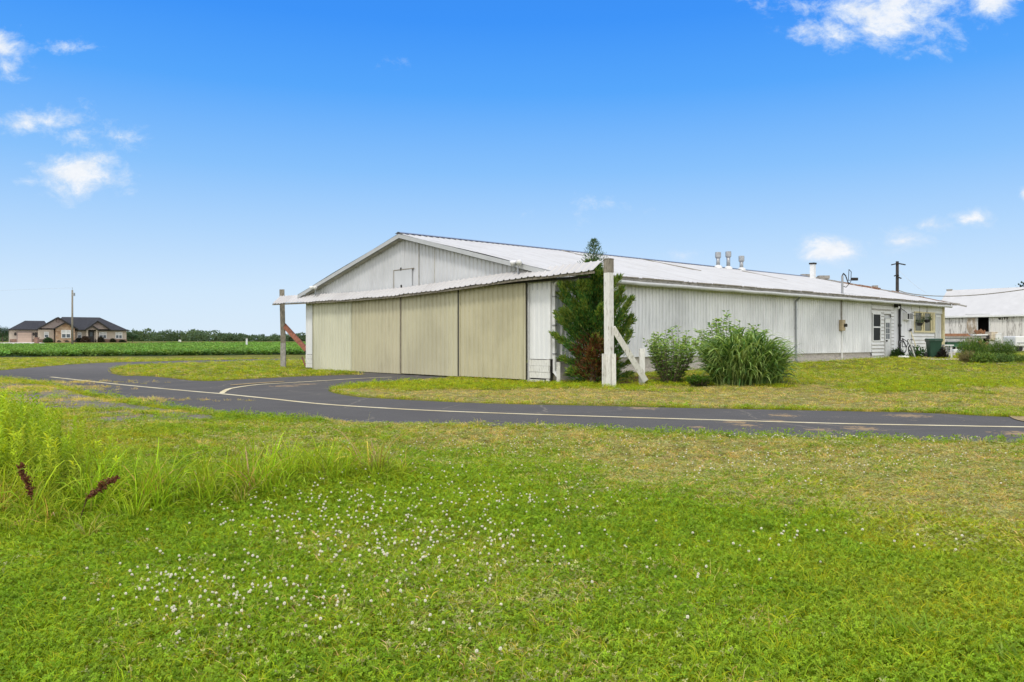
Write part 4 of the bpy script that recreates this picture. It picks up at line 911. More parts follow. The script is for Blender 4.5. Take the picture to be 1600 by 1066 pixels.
# -- soybean field beyond the back road
crop = G([(640, 553.6), (480, 555.6), (200, 557.3), (0, 558.3), (-600, 559.5)]); crop = crop + [(-240, 150), (-75, 150), (-68, 330), (40, 330), (40, 66)]
FM = mk('field_soil', (.045, .075, .02), .95, .3, 1.5)
bands = []
for yb0, yb1, nx in ((64, 90, 60), (90, 150, 60), (150, 330, 40)):
    pass
mb = MB(); xs = np.linspace(-240, 40, 57); ys = np.concatenate([np.linspace(66, 150, 29), np.linspace(160, 330, 12)])
vid = {}
for i, yy in enumerate(ys):
    for j, xx in enumerate(xs): vid[i, j] = len(mb.v); mb.v.append((xx, yy, float(hgt(xx, yy)) + .03))
for i in range(len(ys) - 1):
    for j in range(len(xs) - 1):
        cx, cy = (xs[j] + xs[j + 1]) / 2, (ys[i] + ys[i + 1]) / 2
        if inpoly(np.array([cx]), np.array([cy]), crop)[0]: mb.f.append((vid[i, j], vid[i, j + 1], vid[i + 1, j + 1], vid[i + 1, j])); mb.mi.append(0)
tag(mb.build('field', FM), kind='structure')
def soy_src(name):
    nb = 34; p = np.stack([rng.normal(size=nb) * .22, rng.normal(size=nb) * .22, .08 + rng.random(nb) * .30], 1); b = (.45 + 1.5 * p[:, 2:3] / .4 * (.7 + .6 * rng.random((nb, 1)))) * np.ones((1, 3))
    V, Fq, S_ = leaves(p, rng.normal(size=(nb, 3)) + [0, 0, .2], .2, .15, b, .1, np.array([[0, 0, 1.0]])); return srcmesh(name, V, Fq, S_, BLADE)
soy = [soy_src('soy_plant') for _ in range(3)]
xx, yy = [], []
for y0, y1, n in ((64, 90, 16000), (90, 150, 16000), (150, 330, 9000)):
    y = y0 + rng.random(n) * (y1 - y0); x = -240 + rng.random(n) * 280; k = (x > -1.1 * y) & (x < .2 * y); xx.append(x[k]); yy.append(np.round(y[k] / .76) * .76)
x, y = np.concatenate(xx), np.concatenate(yy); k = inpoly(x, y, crop); x, y = x[k], y[k]; n = len(x); kk = fbm(x, y, 9)[:, None]
c = np.array(S(104, 134, 58)) * (1 - kk) + np.array(S(84, 114, 54)) * kk; c = jcol(c, n, .3, .1); s_ = np.where(y > 150, 2.0, np.where(y > 90, 1.5, 1.25)) * (.85 + .3 * rng.random(n))
rot_instances('soybean_crop', np.stack([x, y, hgt(x, y) + .02], 1), rng.random(n) * 6.28, np.stack([s_, s_, np.minimum(s_, 1.15)], 1), rng.integers(0, 3, n), c, soy, .05)

# ---- clover blossoms: the ones that show largest stand as objects of their own
def clover_head(name):
    mb = MB(); hgt_ = .085
    mb.tube((0, 0, 0), (.004, .003, hgt_), .0013, .001, 5, 1, False)
    for i in range(26):
        t = i * 2.4; f = (i + .5) / 26; zz = 1 - 1.75 * f; rr = math.sqrt(max(0, 1 - zz * zz)); d = Vector((math.cos(t) * rr, math.sin(t) * rr, zz)); c = Vector((.004, .003, hgt_ + .002)); s_ = Vector((-d.y, d.x, .01)).normalized() * .0035; p = c + d * .003; q_ = c + d * .0105
        m_ = (p + q_) / 2; nn = d.cross(s_).normalized() * .0016
        mb.add([p, m_ + s_, q_, m_ - s_, m_ + nn, m_ - nn], [(0, 1, 4), (1, 2, 4), (2, 3, 4), (3, 0, 4), (1, 0, 5), (2, 1, 5), (3, 2, 5), (0, 3, 5)], 0 if f < .8 else 2)
    return mb
M['petal_old'] = mk('faded_petals', (.45, .33, .24), .8, .2, 60)
cm = clover_head('c').build('clover_flower', [M['petals'], M['stem'], M['petal_old']])
spots = []
for cx, cy, sx_, sy_, n in ((600, 850, 110, 45, 150), (250, 920, 60, 22, 46), (420, 945, 90, 30, 60), (760, 850, 60, 35, 36), (480, 815, 90, 14, 50), (860, 790, 60, 12, 26), (1270, 845, 40, 10, 10), (1480, 865, 50, 10, 5), (300, 995, 60, 22, 14), (960, 865, 130, 30, 26), (1100, 735, 250, 18, 70), (1350, 725, 140, 14, 60), (900, 700, 200, 10, 60), (560, 790, 160, 14, 40), (1300, 690, 250, 3, 60), (1000, 672, 250, 3, 50), (700, 760, 60, 14, 30), (700, 980, 320, 50, 22)):
    for _ in range(int(n * 1.75)):
        qx, qy = random.gauss(cx, sx_), random.gauss(cy, sy_)
        if qy > 668 and qy < 1075 and -40 < qx < 1640:
            X, Y = g0(qx, qy)
            if not bool(in_road(np.array([X]), np.array([Y]))[0]): spots.append((X, Y))
spots.sort(key=lambda p: p[1]); near, rest = spots[:290], spots[290:]
zat = lambda X, Y: float(hgt(X, Y) + berm(X, Y) + (fbm(X, Y, 1.7) - .5) * .05 * (1 < Y < 11) * sstep(polydist(np.array([X]), np.array([Y]), near_edge, False), .1, 1.2)[0])
for i, (X, Y) in enumerate(near):
    o = cm if i == 0 else cm.copy()
    if i: COL.objects.link(o)
    s_ = random.uniform(.55, .85); o.location = (X, Y, zat(X, Y)); o.scale = (s_, s_, s_ * random.uniform(1.0, 1.3)); o.rotation_euler = (random.uniform(-.25, .25), random.uniform(-.25, .25), random.uniform(0, 6))
    tag(o, 'small round white clover flower standing in the mown lawn', 'clover flower', 'white clover flowers in the lawn')
n = len(rest); P_ = np.array([(X, Y, zat(X, Y)) for X, Y in rest]); cs = cm.copy(); s_ = .70 + rng.random((n, 1)) * .3
cs2 = bpy.data.objects.new('clover_source', cm.data); rot_instances('clover_flowers', P_, rng.random(n) * 6, np.repeat(s_, 3, 1), np.zeros(n, int), np.ones((n, 3)), [cs2])
bpy.data.objects.remove(cs)

# ---- evergreen by the corner
def crown_mesh(name, parent, parts, mat=LEAF): V, Fq, T = merge(parts); return npmesh(name, V, Fq, mat, parent, T)
ct = Vector((2.58, 25.45, 0)); ct.z = float(hgt(ct.x, ct.y)); tr = empty('evergreen_tree', ct, 'dark green juniper tree with a rust brown dead patch, poking above the hangar eave', 'tree')
mb = MB(); tp = ct + Vector((.05, .1, 4.3)); pts = [ct - UP * .1, ct + Vector((.03, 0, 1.2)), ct + Vector((-.03, .06, 2.6)), tp]
for i in range(3): mb.tube(pts[i], pts[i + 1], .11 - .033 * i, .11 - .033 * (i + 1), 9)
limbs = []
for i in range(74):
    z0 = .06 + 3.68 * (i / 74) ** 1.15; t = i * 2.4 + random.random(); reach = float(np.interp(z0, [0, .6, 1.2, 1.8, 2.4, 2.9, 3.3, 3.8], [1.15, 1.22, 1.08, .98, .8, .52, .26, .10])) * random.uniform(.62, 1.2)
    p = ct + Vector((0, 0, z0)); q_ = p + Vector((math.cos(t) * reach, math.sin(t) * reach, reach * random.uniform(.6, 1.25) * min(1, .16 + z0 * .8))); limbs.append((p, q_)); mb.tube(p, q_, .022, .006, 5, 0, False)
for ox, oy, z1 in ((-1.05, -.3, 3.15), (1.15, -.5, 2.65), (.95, .1, 3.0), (1.2, -.2, 2.1), (-1.0, -.2, 2.3), (-.5, -.9, 3.2), (.55, -.8, 3.2), (1.15, -.3, 1.6)):   # side leaders
    q_ = ct + Vector((ox, oy, z1)); limbs += [(ct + Vector((ox * .3, oy * .3, z1 - 1.4)), q_)] * 2
mb.build('trunk', M['bark'], tr)
parts = []; GREEN = np.array([.078, .19, .042]); OLIVE = np.array([.25, .33, .06]); BRN = np.array([.21, .105, .05])
for p, q_ in limbs:
    n = 430; t = rng.random(n) ** .7; ctr = np.array(p)[None] * (1 - t[:, None]) + np.array(q_)[None] * t[:, None]; sp = .018 + .085 * np.clip(1.15 - t, 0, 1)
    off = rng.normal(size=(n, 3)) * sp[:, None] * [1, 1, .8]; pos = ctr + off; out = unit(np.array(q_ - p)[None] + off * 3 + [0, 0, .5]); rel = pos - np.array(ct)
    tone = np.clip(.35 + .5 * rng.random(n) + .55 * (rng.random() - .5), .1, 1.1)[:, None]; c = GREEN * (1 - .0) * (.7 + .7 * tone); yl = (rng.random(n) < .25 + .45 * (t > .7))[:, None]; c = np.where(yl, OLIVE * (.6 + .6 * tone), c)
    # the dead patch low on the road side
    dx_ = rel @ np.array([.75, .66, 0]); dp = ((rel[:, 0] + .02) / .62) ** 2 + ((rel[:, 2] - .75) / .72) ** 2 + (np.maximum(rel[:, 1] + .15, 0) / .3) ** 2
    br = (rng.random(n) < np.clip(1.25 - dp * .85, 0, .9))[:, None]; c = np.where(br, BRN * (.45 + .95 * rng.random((n, 1))) * np.where(rng.random((n, 1)) < .2, [1.5, 1.5, 1.0], [1, .92, .95]), c)
    ka, kb = ab(pos[:, 0], pos[:, 1]); ok = (ka < -.04) & ~((pos[:, 2] > 3.15) & (kb > -.66) & (kb < .04)) & ~((pos[:, 2] > 3.3) & (ka > -.6))
    pos, out, c, n = pos[ok], out[ok], c[ok], int(ok.sum())
    parts.append(leaves(pos, out + rng.normal(size=(n, 3)) * .35, .10 + .09 * rng.random(n), .028 + .016 * rng.random(n), c, .1))
n = 900; t = rng.random(n); pos = np.stack([rng.normal(size=n) * .07 * (1 - t) ** .5 + .05, rng.normal(size=n) * .06 + .1, 3.5 + 1.05 * t], 1)
ang_ = rng.integers(0, 9, n) * .7 + t * 4; rr = (.02 + .42 * (1 - t) ** .8 * rng.random(n)) ; pos[:, 0] += np.cos(ang_) * rr; pos[:, 1] += np.sin(ang_) * rr; pos[:, 2] += rr * .7
parts.append(leaves(pos + np.array(ct), np.stack([np.cos(ang_), np.sin(ang_), 1.3 + 0 * t], 1), .10, .02, jcol(np.array([.10, .17, .09]), n, .3), .1))
crown_mesh('crown', tr, parts)

# ---- shrubs along the side wall
def leafy_shrub(name, base, label, h, rx, nst, c0, c1, ll=.10, per=46, cat='shrub'):
    t_ = empty(name, base, label, cat); mb = MB(); parts = []
    for i in range(nst):
        a = random.random() * 6.28; r = math.sqrt(random.random()); hh = h * random.uniform(.55, 1.0) * (1.05 - .35 * r); p = base + Vector((math.cos(a) * rx * .25 * r, math.sin(a) * rx * .25 * r, -.05)); q_ = base + Vector((math.cos(a) * rx * r, math.sin(a) * rx * r, hh)); m_ = (p + q_) / 2 + Vector((math.cos(a) * rx * .12, math.sin(a) * rx * .12, .1 * hh))
        mb.tube(p, m_, .012, .009, 5, 0, False); mb.tube(m_, q_, .009, .004, 5, 0, False)
        n = per; s_ = np.sort(rng.random(n) ** .75); pos = np.where(s_[:, None] < .5, np.array(p) + (np.array(m_) - np.array(p)) * (s_ * 2)[:, None], np.array(m_) + (np.array(q_) - np.array(m_)) * (s_ * 2 - 1)[:, None]); th = np.arange(n) * 2.4 + rng.random(n)
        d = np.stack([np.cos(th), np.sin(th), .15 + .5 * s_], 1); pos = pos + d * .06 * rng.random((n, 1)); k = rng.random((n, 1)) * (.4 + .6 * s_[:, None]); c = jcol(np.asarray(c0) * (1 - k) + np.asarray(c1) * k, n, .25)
        parts.append(leaves(pos, d, ll * (.7 + .6 * rng.random(n)), ll * .55, c, .25, np.array([[0, 0, 1.0]])))
    mb.build('stem', M['bark'], t_); crown_mesh('foliage', t_, parts)
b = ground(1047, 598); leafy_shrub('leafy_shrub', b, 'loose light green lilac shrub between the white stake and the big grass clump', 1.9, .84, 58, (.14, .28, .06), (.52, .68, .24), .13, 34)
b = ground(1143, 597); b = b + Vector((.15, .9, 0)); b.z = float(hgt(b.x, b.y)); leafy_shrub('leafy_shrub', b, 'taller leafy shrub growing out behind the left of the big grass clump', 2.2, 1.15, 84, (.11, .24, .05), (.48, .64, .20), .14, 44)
b = ground(1091, 604); leafy_shrub('low_weed', b, 'small low bright green weed on the lawn before the lilac shrub and the grass clump', .36, .36, 60, (.05, .12, .015), (.12, .24, .03), .07, 26, 'weed')
b = ground(1165, 600.5); t_ = empty('ornamental_grass', b, 'big dense clump of arching broad-bladed ornamental grass against the side wall', 'ornamental grass')
n = 720; th = rng.random(n) * 6.28; r = np.sqrt(rng.random(n)) ; base_ = np.array(b) + np.stack([np.cos(th) * r * .95, np.sin(th) * r * .6, np.full(n, -.03)], 1); d = np.stack([np.cos(th) * r * .14, np.sin(th) * r * .14, np.ones(n)], 1) + rng.normal(size=(n, 3)) * .11
k = rng.random((n, 1)); c = jcol(np.array([.075, .175, .035]) * (1 - k) + np.array([.42, .54, .18]) * k, n, .25); L_ = (1.0 + 1.05 * rng.random(n)) * (1.12 - .25 * r)
p1 = blades(base_, d, L_, .045 + .025 * rng.random(n), c, .1 + .7 * rng.random(n) + .3 * r ** 3, 8, 3.2)
n = 1500; th = rng.random(n) * 6.28; r = np.sqrt(rng.random(n)); z1 = (.12 + 1.15 * rng.random(n)) * (1.05 - .3 * r ** 2); bs_ = np.array(b) + np.stack([np.cos(th) * r * 1.06, np.sin(th) * r * .66, z1], 1); d = np.stack([np.cos(th) * (.25 + .75 * r), np.sin(th) * (.25 + .75 * r), .9 + .5 * rng.random(n)], 1) + rng.normal(size=(n, 3)) * .35
k = rng.random((n, 1)) ** 1.3; c = jcol(np.array([.06, .15, .032]) * (1 - k) + np.array([.44, .58, .17]) * k, n, .3); p2_ = blades(bs_, d, .45 + .4 * rng.random(n), .04 + .025 * rng.random(n), c, .35 + .75 * rng.random(n), 6, 1.6)
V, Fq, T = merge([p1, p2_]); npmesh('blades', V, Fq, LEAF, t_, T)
n = 26; base_ = np.array(b) + np.stack([.95 + rng.random(n) * .25, rng.normal(size=n) * .25, np.zeros(n)], 1); V, Fq, T = blades(base_, np.stack([.3 + rng.normal(size=n) * .3, rng.normal(size=n) * .3, np.ones(n)], 1), .55, .012, jcol((.16, .2, .05), n, .2), .6, 5)
o = npmesh('grass_tuft', V, Fq, LEAF, None, T); tag(o, 'thin yellowish stray grass tuft at the right foot of the big grass clump', 'grass tuft')
# ---- dock plants gone to seed in the weeds, and dark low clumps
def dock(px, py, mid, top, label):
    b = ground(px, py); t_ = empty('dock_plant', b, label, 'dock plant'); k1 = at(mid[0], mid[1], b.y); q_ = at(top[0], top[1], b.y); p = b - UP * .03; MB().path([p, (p + k1) / 2 + UP * .015, k1, (k1 + q_) / 2 + UP * .01, q_], .0045, 5).build('stem', M['brownleaf'], t_)
    d = q_ - k1; L_ = d.length; parts = []; br = MB(); a1 = np.array(d.normalized())
    for i in range(17):                                     # short side branches, each a whorled spray of seeds
        t = i / 17; c = np.array(k1) + np.array(d) * t; sd_ = unit(rng.normal(size=3) * [1, .7, .5] + a1 * 1.5); ln = L_ * .33 * (.35 + math.sin((t * .9 + .1) * 3.0)) * random.uniform(.4, 1.1) * (1 - .45 * t); e = c + sd_ * ln
        br.tube(c, e, .0016, .001, 4, 0, False); n = 34; u_ = rng.random((n, 1)); pos = c + (e - c) * u_ + rng.normal(size=(n, 3)) * .0065
        parts.append(leaves(pos, rng.normal(size=(n, 3)), .017, .013, jcol((.21, .08, .045), n, .45, .15), .1))
    V, Fq, T = merge(parts); npmesh('seed_head', V, Fq, LEAF, t_, T); br.build('seed_branch', M['brownleaf'], t_)
    n = 7; th = rng.random(n) * 6.28; V, Fq, T = blades(np.repeat(np.array(b)[None], n, 0), np.stack([np.cos(th), np.sin(th), .7 + 0 * th], 1), .22, .035, jcol((.12, .2, .03), n, .25), .5, 5); npmesh('leaf_rosette', V, Fq, LEAF, t_, T)
dock(52, 822, (49, 776), (32, 726), 'upright reddish brown dock seed head near the left edge of the weeds'); dock(120, 826, (136, 778), (182, 746), 'leaning reddish brown dock seed head pointing right over the tall grass')
def clump(name, px, py, label, n, L_, sp, c, cat, dr=.5):
    b = ground(px, py); th = rng.random(n) * 6.28; base_ = np.array(b) + rng.normal(size=(n, 3)) * [sp, sp * .5, 0]; base_[:, 2] = [zat(q[0], q[1]) - .01 for q in base_]; V, Fq, T = blades(base_, np.stack([np.cos(th) * .4, np.sin(th) * .4, np.ones(n)], 1), L_ * (.7 + .6 * rng.random(n)), .009, jcol(c, n, .3), dr, 4); o = npmesh(name, V, Fq, LEAF, None, T); tag(o, label, cat)
clump('dead_weed', 215, 806, 'dark dead weed lying flat at the front foot of the tall grass', 70, .16, .09, (.07, .03, .03), 'dead weed', 1.0)
clump('grass_tuft', 173, 876, 'small dark green tuft in the near left lawn', 110, .10, .07, (.05, .11, .02), 'grass tuft')
clump('grass_tuft', 1420, 1012, 'bright coarse grass tuft in the near right corner of the lawn', 60, .19, .08, (.24, .38, .02), 'grass tuft', .35)
clump('grass_tuft', 1595, 1045, 'coarse grass tuft cut by the right edge of the picture', 36, .19, .06, (.24, .38, .02), 'grass tuft', .35)
# ---- far treeline
parts = []
for i in range(300):
    X = -760 + i * 3.95 + random.uniform(-6, 6); Y = random.uniform(640, 760); h = random.uniform(5.8, 8.2) * (1 + .20 * math.sin(i * .17) + .14 * math.sin(i * .063 + 1)); rx = random.uniform(8, 13); n = 560
    d = unit(rng.normal(size=(n, 3))); rr = (.55 + .45 * rng.random(n) ** .5) * (1 + .18 * np.sin(d[:, 0] * 5 + i) * np.cos(d[:, 2] * 4)); pos = np.array([X, Y, .8 + h * .42]) + d * rr[:, None] * [rx, rx * .6, h * .58]; k = (rng.random() * .5 + .5 * rng.random((n, 1)))
    parts.append(leaves(pos, rng.normal(size=(n, 3)), 1.5, 1.1, jcol(np.array([.075, .125, .065]) * (1 - k) + np.array([.155, .215, .11]) * k, n, .25), .1))  # leaf colours kept bluish to paint in slight distance haze
V, Fq, T = merge(parts); tag(npmesh('treeline', V, Fq, LEAF, None, T), kind='stuff')
def tree(px, pytop, pybase_z, Y, h, rx, label, col, n=2600, seed=0):
    X = (px - 800) / F * Y; z0 = float(hgt(X, Y)); b = Vector((X, Y, z0)); t_ = empty('leafy_tree', b, label, 'tree'); mb = MB(); top = b + UP * h; mb.tube(b - UP * .2, b + UP * h * .55, .035 * h, .02 * h, 8); parts = []
    for i in range(16):
        a = i * 2.4; r = rx * random.uniform(.3, .8); c = b + Vector((math.cos(a) * r, math.sin(a) * r, h * random.uniform(.42, .86))); mb.tube(b + UP * h * .4, c, .012 * h, .004 * h, 5); m_ = n // 16; d = unit(rng.normal(size=(m_, 3))); pos = np.array(c) + d * (rx * .42 * rng.random((m_, 1)) ** .4) * [1, 1, .75]
        k = rng.random((m_, 1)); parts.append(leaves(pos, rng.normal(size=(m_, 3)), h * .04, h * .03, jcol(np.asarray(col) * (.6 + .9 * k), m_, .2), .1))
    mb.build('trunk', M['bark'], t_); crown_mesh('crown', t_, parts)
tree(1601, 438, 0, 118, 10.2, 3.6, 'dark tree top showing above the far end of the pale barn roof', (.022, .05, .026))
tree(4, 512, 0, 215, 4.2, 2.6, 'leafy tree at the left picture edge beside the house garage', (.03, .07, .03)); tree(-14, 512, 0, 225, 5.0, 3.2, 'leafy tree furthest left, half out of the picture', (.04, .08, .035)); tree(15, 516, 0, 240, 3.6, 2.4, 'rounded green tree close behind the house garage corner', (.045, .09, .035))
tree(207, 521, 0, 185, 2.5, 1.5, 'round green bush like tree at the right end of the house', (.035, .08, .025))

# ================================================================== FAR HOUSE
YH = 175.0; HZ = 1.05; HTH = math.atan2(690, F); HROT = HTH + R(4.5)      # the house is turned to face the camera's side of the field
hx = lambda px, d=0.0: (px - 110) / F * YH * math.cos(HTH)
hz = lambda py, d=0.0: CZ - (py - 533) / F * (YH + d * .85)
house = empty('brick_house', (0, YH, HZ), 'low ranch house with dark hip roofs, stone gable and beige siding across the field', 'house')
HLOC = Vector(((110 - 800) / F * YH, YH, HZ))
def hworld(x, y): return HLOC + Matrix.Rotation(HROT, 3, 'Z') @ Vector((x, y - YH, 0))
zE = hz(515.5)                                    # eave height
X0, X1 = hx(18.5), hx(201)
mb = MB(); mb.frame((hx(60), YH, HZ - .5), (1, 0, 0), (0, 1, 0), UP, X1 - hx(60), 10, zE - HZ + .5); mb.frame((X0, YH + .2, HZ - .5), (1, 0, 0), (0, 1, 0), UP, hx(60) - X0, 9, zE - HZ + .5)
mb.frame((hx(60), YH - 1.0, HZ), (1, 0, 0), (0, 1, 0), UP, hx(84) - hx(60), 1.0, zE - HZ); mb.build('wall', M['stucco'], house)
mb = MB(); st = 1.0
for a, b, d in ((60.5, 83, -1.12), (120, 133, -.12), (150, 201.3, -.12), (18.3, 28.5, .08), (51.5, 60, .08)): mb.frame((hx(a), YH + d, HZ - .1), (1, 0, 0), (0, 1, 0), UP, hx(b) - hx(a), .11, hz(530.2) - HZ + .1)
mb.build('stone_wainscot', mk('brown_stone', (.24, .15, .11), .9, .3, 2.2, col2=(.16, .12, .10), amt=.45), house)
def hip(x0, x1, y0, y1, rx0, rx1, ry, ze, zr, name='roof'):
    mb = MB(); v = [(x0, y0, ze), (x1, y0, ze), (x1, y1, ze), (x0, y1, ze), (rx0, ry, zr), (rx1, ry, zr)]
    mb.add(v, [(0, 1, 5, 4), (1, 2, 5), (2, 3, 4, 5), (3, 0, 4), (3, 2, 1, 0)]); r = mb.build(name, M['shingle'], house)
    mb = MB()
    for p, q_ in (((x0, y0), (x1, y0)), ((x1, y0), (x1, y1)), ((x0, y0), (x0, y1))): mb.beam((p[0], p[1], ze - .06), (q_[0], q_[1], ze - .06), .14, .2)
    mb.build('gutter', M['dark'], r); return r
hip(hx(78), hx(203.5), YH - .6, YH + 10.6, hx(100), hx(161), YH + 5, zE, hz(495.5, 5))
hip(hx(16), hx(80), YH - .4, YH + 9.4, hx(42), hx(72), YH + 4.5, zE, hz(502, 4.5))
def front_gable(xa, xl, xr, yf, yb, zl, za, wallmat, zlow, stone=False, xl_wall=None, xr_wall=None):
    """gable facing the road: roof planes running back, wall below"""
    g = MB(); ov = .35
    for s_, xe in ((-1, xl), (1, xr)):
        p = [(xa, yf - ov, za), (xe, yf - ov, zl), (xe, yb, zl), (xa, yb, za)]; g.add(p + [(a, b, c - .14) for a, b, c in p], [(0, 1, 2, 3), (7, 6, 5, 4), (0, 4, 5, 1), (1, 5, 6, 2), (3, 2, 6, 7)])
    r = g.build('roof', M['shingle'], house)
    mb = MB()
    for xe in (xl, xr): mb.beam((xa, yf - ov - .03, za - .12), (xe, yf - ov - .03, zl - .12), .05, .26, Vector((0, 1, 0)))
    mb.build('bargeboard', M['dark'], r)
    w0, w1 = xl_wall if xl_wall else xl + .5, xr_wall if xr_wall else xr - .5
    mb = MB(); k0 = zl + (za - zl) * (w0 - xl) / (xa - xl) - .14; k1 = zl + (za - zl) * (xr - w1) / (xr - xa) - .14
    mb.add([(w0, yf, zlow), (w1, yf, zlow), (w1, yf, k1), (xa, yf, za - .14), (w0, yf, k0)], [(0, 1, 2, 3, 4)]); mb.add([(w0, yf, zlow), (w0, yb, zlow), (w0, yb, k0), (w0, yf, k0)], [(0, 1, 2, 3)]); mb.add([(w1, yf, zlow), (w1, yb, zlow), (w1, yb, k1), (w1, yf, k1)], [(3, 2, 1, 0)])
    mb.build('gable', wallmat, house)
    return r
front_gable(hx(90), hx(59), hx(121), YH - 1.35, YH + 5, hz(514), hz(496), M['taupe'], hz(513.6))
front_gable(hx(101), hx(82), hx(119.5), YH - 2.4, YH + 4, hz(514), hz(503.5), M['stone'], HZ - .1)
front_gable(hx(152.7), hx(132), hx(174), YH - .9, YH + 4, hz(514.8), hz(500.8), M['taupe'], hz(514.2))
front_gable(hx(143), hx(131.5), hx(154), YH - 2.0, YH, hz(515), hz(508.2), M['taupe'], hz(515.6))
for a, b in ((134, 136.3), (149.3, 151.6)):
    MB().frame((hx(a), YH - 2.0, HZ), (1, 0, 0), (0, 1, 0), UP, hx(b) - hx(a), .3, hz(515.6) - HZ).build('porch_column', M['stucco'], house)
def hwin(a, b, t_, bt, d, n=2):
    y = YH + d; w_ = MB(); x0, x1, z0, z1 = hx(a), hx(b), hz(bt), hz(t_)
    for q0, q1 in ((x0, x0 + .12), (x1 - .12, x1)): w_.frame((q0, y - .09, z0), (1, 0, 0), (0, 1, 0), UP, q1 - q0, .09, z1 - z0)
    for i in range(1, n): w_.frame((x0 + (x1 - x0) * i / n - .07, y - .09, z0), (1, 0, 0), (0, 1, 0), UP, .14, .09, z1 - z0)
    for z in (z0, (z0 + z1) / 2, z1 - .1): w_.frame((x0, y - .1, z), (1, 0, 0), (0, 1, 0), UP, x1 - x0, .1, .1)
    w_ = w_.build('window', M['white'], house); MB().frame((x0 + .1, y - .05, z0), (1, 0, 0), (0, 1, 0), UP, x1 - x0 - .2, .03, (z1 - z0) * .5).build('pane', M['house_glass'], w_)
    MB().frame((x0 + .1, y - .05, (z0 + z1) / 2), (1, 0, 0), (0, 1, 0), UP, x1 - x0 - .2, .03, (z1 - z0) * .5).build('pane', M['trim'], w_)
hwin(69, 76, 519, 528, -1.0, 1); hwin(94.5, 109, 516, 528.5, -2.4); hwin(121, 127.5, 519, 528.5, 0, 1); hwin(156, 168, 518.5, 529, 0); hwin(182.5, 194, 518.5, 529, 0)
d_ = MB().frame((hx(138.5), YH - .15, HZ), (1, 0, 0), (0, 1, 0), UP, hx(147.5) - hx(138.5), .1, hz(516.8) - HZ).build('door', M['darkdoor'], house); MB().box((hx(143), YH - .2, hz(522)), .5, .05, 1.0).build('door_glass', M['house_glass'], d_)
g_ = MB()
for i in range(4): g_.frame((hx(29.5), YH + .06, HZ + i * (hz(520) - HZ) / 4), (1, 0, 0), (0, 1, 0), UP, hx(50.5) - hx(29.5), .1, (hz(520) - HZ) / 4 - .04)
g_.build('garage_door', M['garage'], house)
mb = MB(); mb.frame((hx(28.6), YH + .02, HZ), (1, 0, 0), (0, 1, 0), UP, .14, .15, hz(519.4) - HZ); mb.frame((hx(50.6), YH + .02, HZ), (1, 0, 0), (0, 1, 0), UP, .14, .15, hz(519.4) - HZ); mb.frame((hx(28.6), YH + .02, hz(520)), (1, 0, 0), (0, 1, 0), UP, hx(51.6) - hx(28.6), .15, .2); mb.build('garage_door_frame', M['taupe'], house)
MB().frame((hx(55.5), YH + .1, hz(528.5)), (1, 0, 0), (0, 1, 0), UP, hx(59.5) - hx(55.5), .1, hz(519.8) - hz(528.5)).build('side_door', M['darkdoor'], house)
for px in (26.3, 53.5): MB().lathe((hx(px), YH - .0, hz(522.5)), [(.02, -.35), (.16, -.25), (.2, .15), (.05, .35)], 8).build('wall_lantern', M['darkdoor'], house)
for px, d in ((91, -2.45), (103, -2.45), (115, -2.45), (192, -.15)):
    mb = MB(); c = (hx(px), YH + d, HZ + .12); vs = [(c[0] + .42 * math.cos(t), c[1], c[2] + .36 * math.sin(t)) for t in [math.pi * i / 10 for i in range(11)]]; mb.add(vs + [(a, b + .1, c_) for a, b, c_ in vs], [tuple(range(10, -1, -1))] + [(i, i + 1, i + 12, i + 11) for i in range(10)]); mb.build('crawl_vent', M['dark'], house)
for px, py, d in ((90, 502, -1.42), (152.7, 505.5, -.97)): MB().tube((hx(px), YH + d, hz(py)), (hx(px), YH + d - .06, hz(py)), .32, .32, 12).build('gable_vent', mk('brown_vent', (.2, .15, .14)), house)
house.location = HLOC; house.rotation_euler.z = HROT
def bush(px, Y, w_, h, col, label):
    b = hworld(hx(px), Y); b.z = HZ - .05; n = 700; d = unit(rng.normal(size=(n, 3))); d[:, 2] = np.abs(d[:, 2]); pos = np.array(b) + d * (.6 + .45 * rng.random((n, 1))) * [w_ / 2, w_ / 2, h]
    V, Fq, T = leaves(pos, d + rng.normal(size=(n, 3)) * .6, .3, .2, jcol(col, n, .35), .1); o = npmesh('house_bush', V, Fq, LEAF, None, T); tag(o, label, 'bush')
bush(74, YH - 2.2, 1.7, 1.0, (.06, .11, .05), 'grey green bush before the small window left of the stone gable')
bush(123, YH - 1.6, 1.5, .9, (.035, .045, .03), 'dark round bush between the stone gable and the porch'); bush(132, YH - 2.6, 1.9, 1.3, (.07, .045, .035), 'reddish brown bush at the left column of the porch')
bush(156, YH - 1.5, 1.7, 1.2, (.05, .045, .035), 'dark reddish bush just right of the porch'); bush(177, YH - 1.2, 1.0, .8, (.045, .05, .03), 'small dark bush between the two right windows'); bush(193, YH - 1.1, 1.2, .45, (.04, .05, .03), 'low dark bush below the rightmost window')
hq = lambda px, y: tuple(hworld(hx(px), YH + y)[:2])
dw = [((-260 - 800) / F * 158, 158), ((78 - 800) / F * 158, 158), ((70 - 800) / F * 163, 163), hq(60, .1), hq(18, .1), hq(-140, .1)]
sheet('driveway', densify(dw, 1), .05, mk('pale_concrete', (.66, .62, .57), .9, .06, .5), drape=True)
lw = MB(); vs = []; fs = []
bp_ = Vector(((57.5 - 800) / F * 158, 158, 0)); bp_.z = float(hgt(bp_.x, 158)); o = MB().box(bp_ + UP * .62, .62, .62, 1.3).box(bp_ + UP * 1.32, .74, .74, .12).build('mailbox_pillar', mk('pink_brick', (.33, .20, .16), .9, .25, 3)); tag(o, 'reddish brick mailbox pillar by the house driveway', 'pillar')
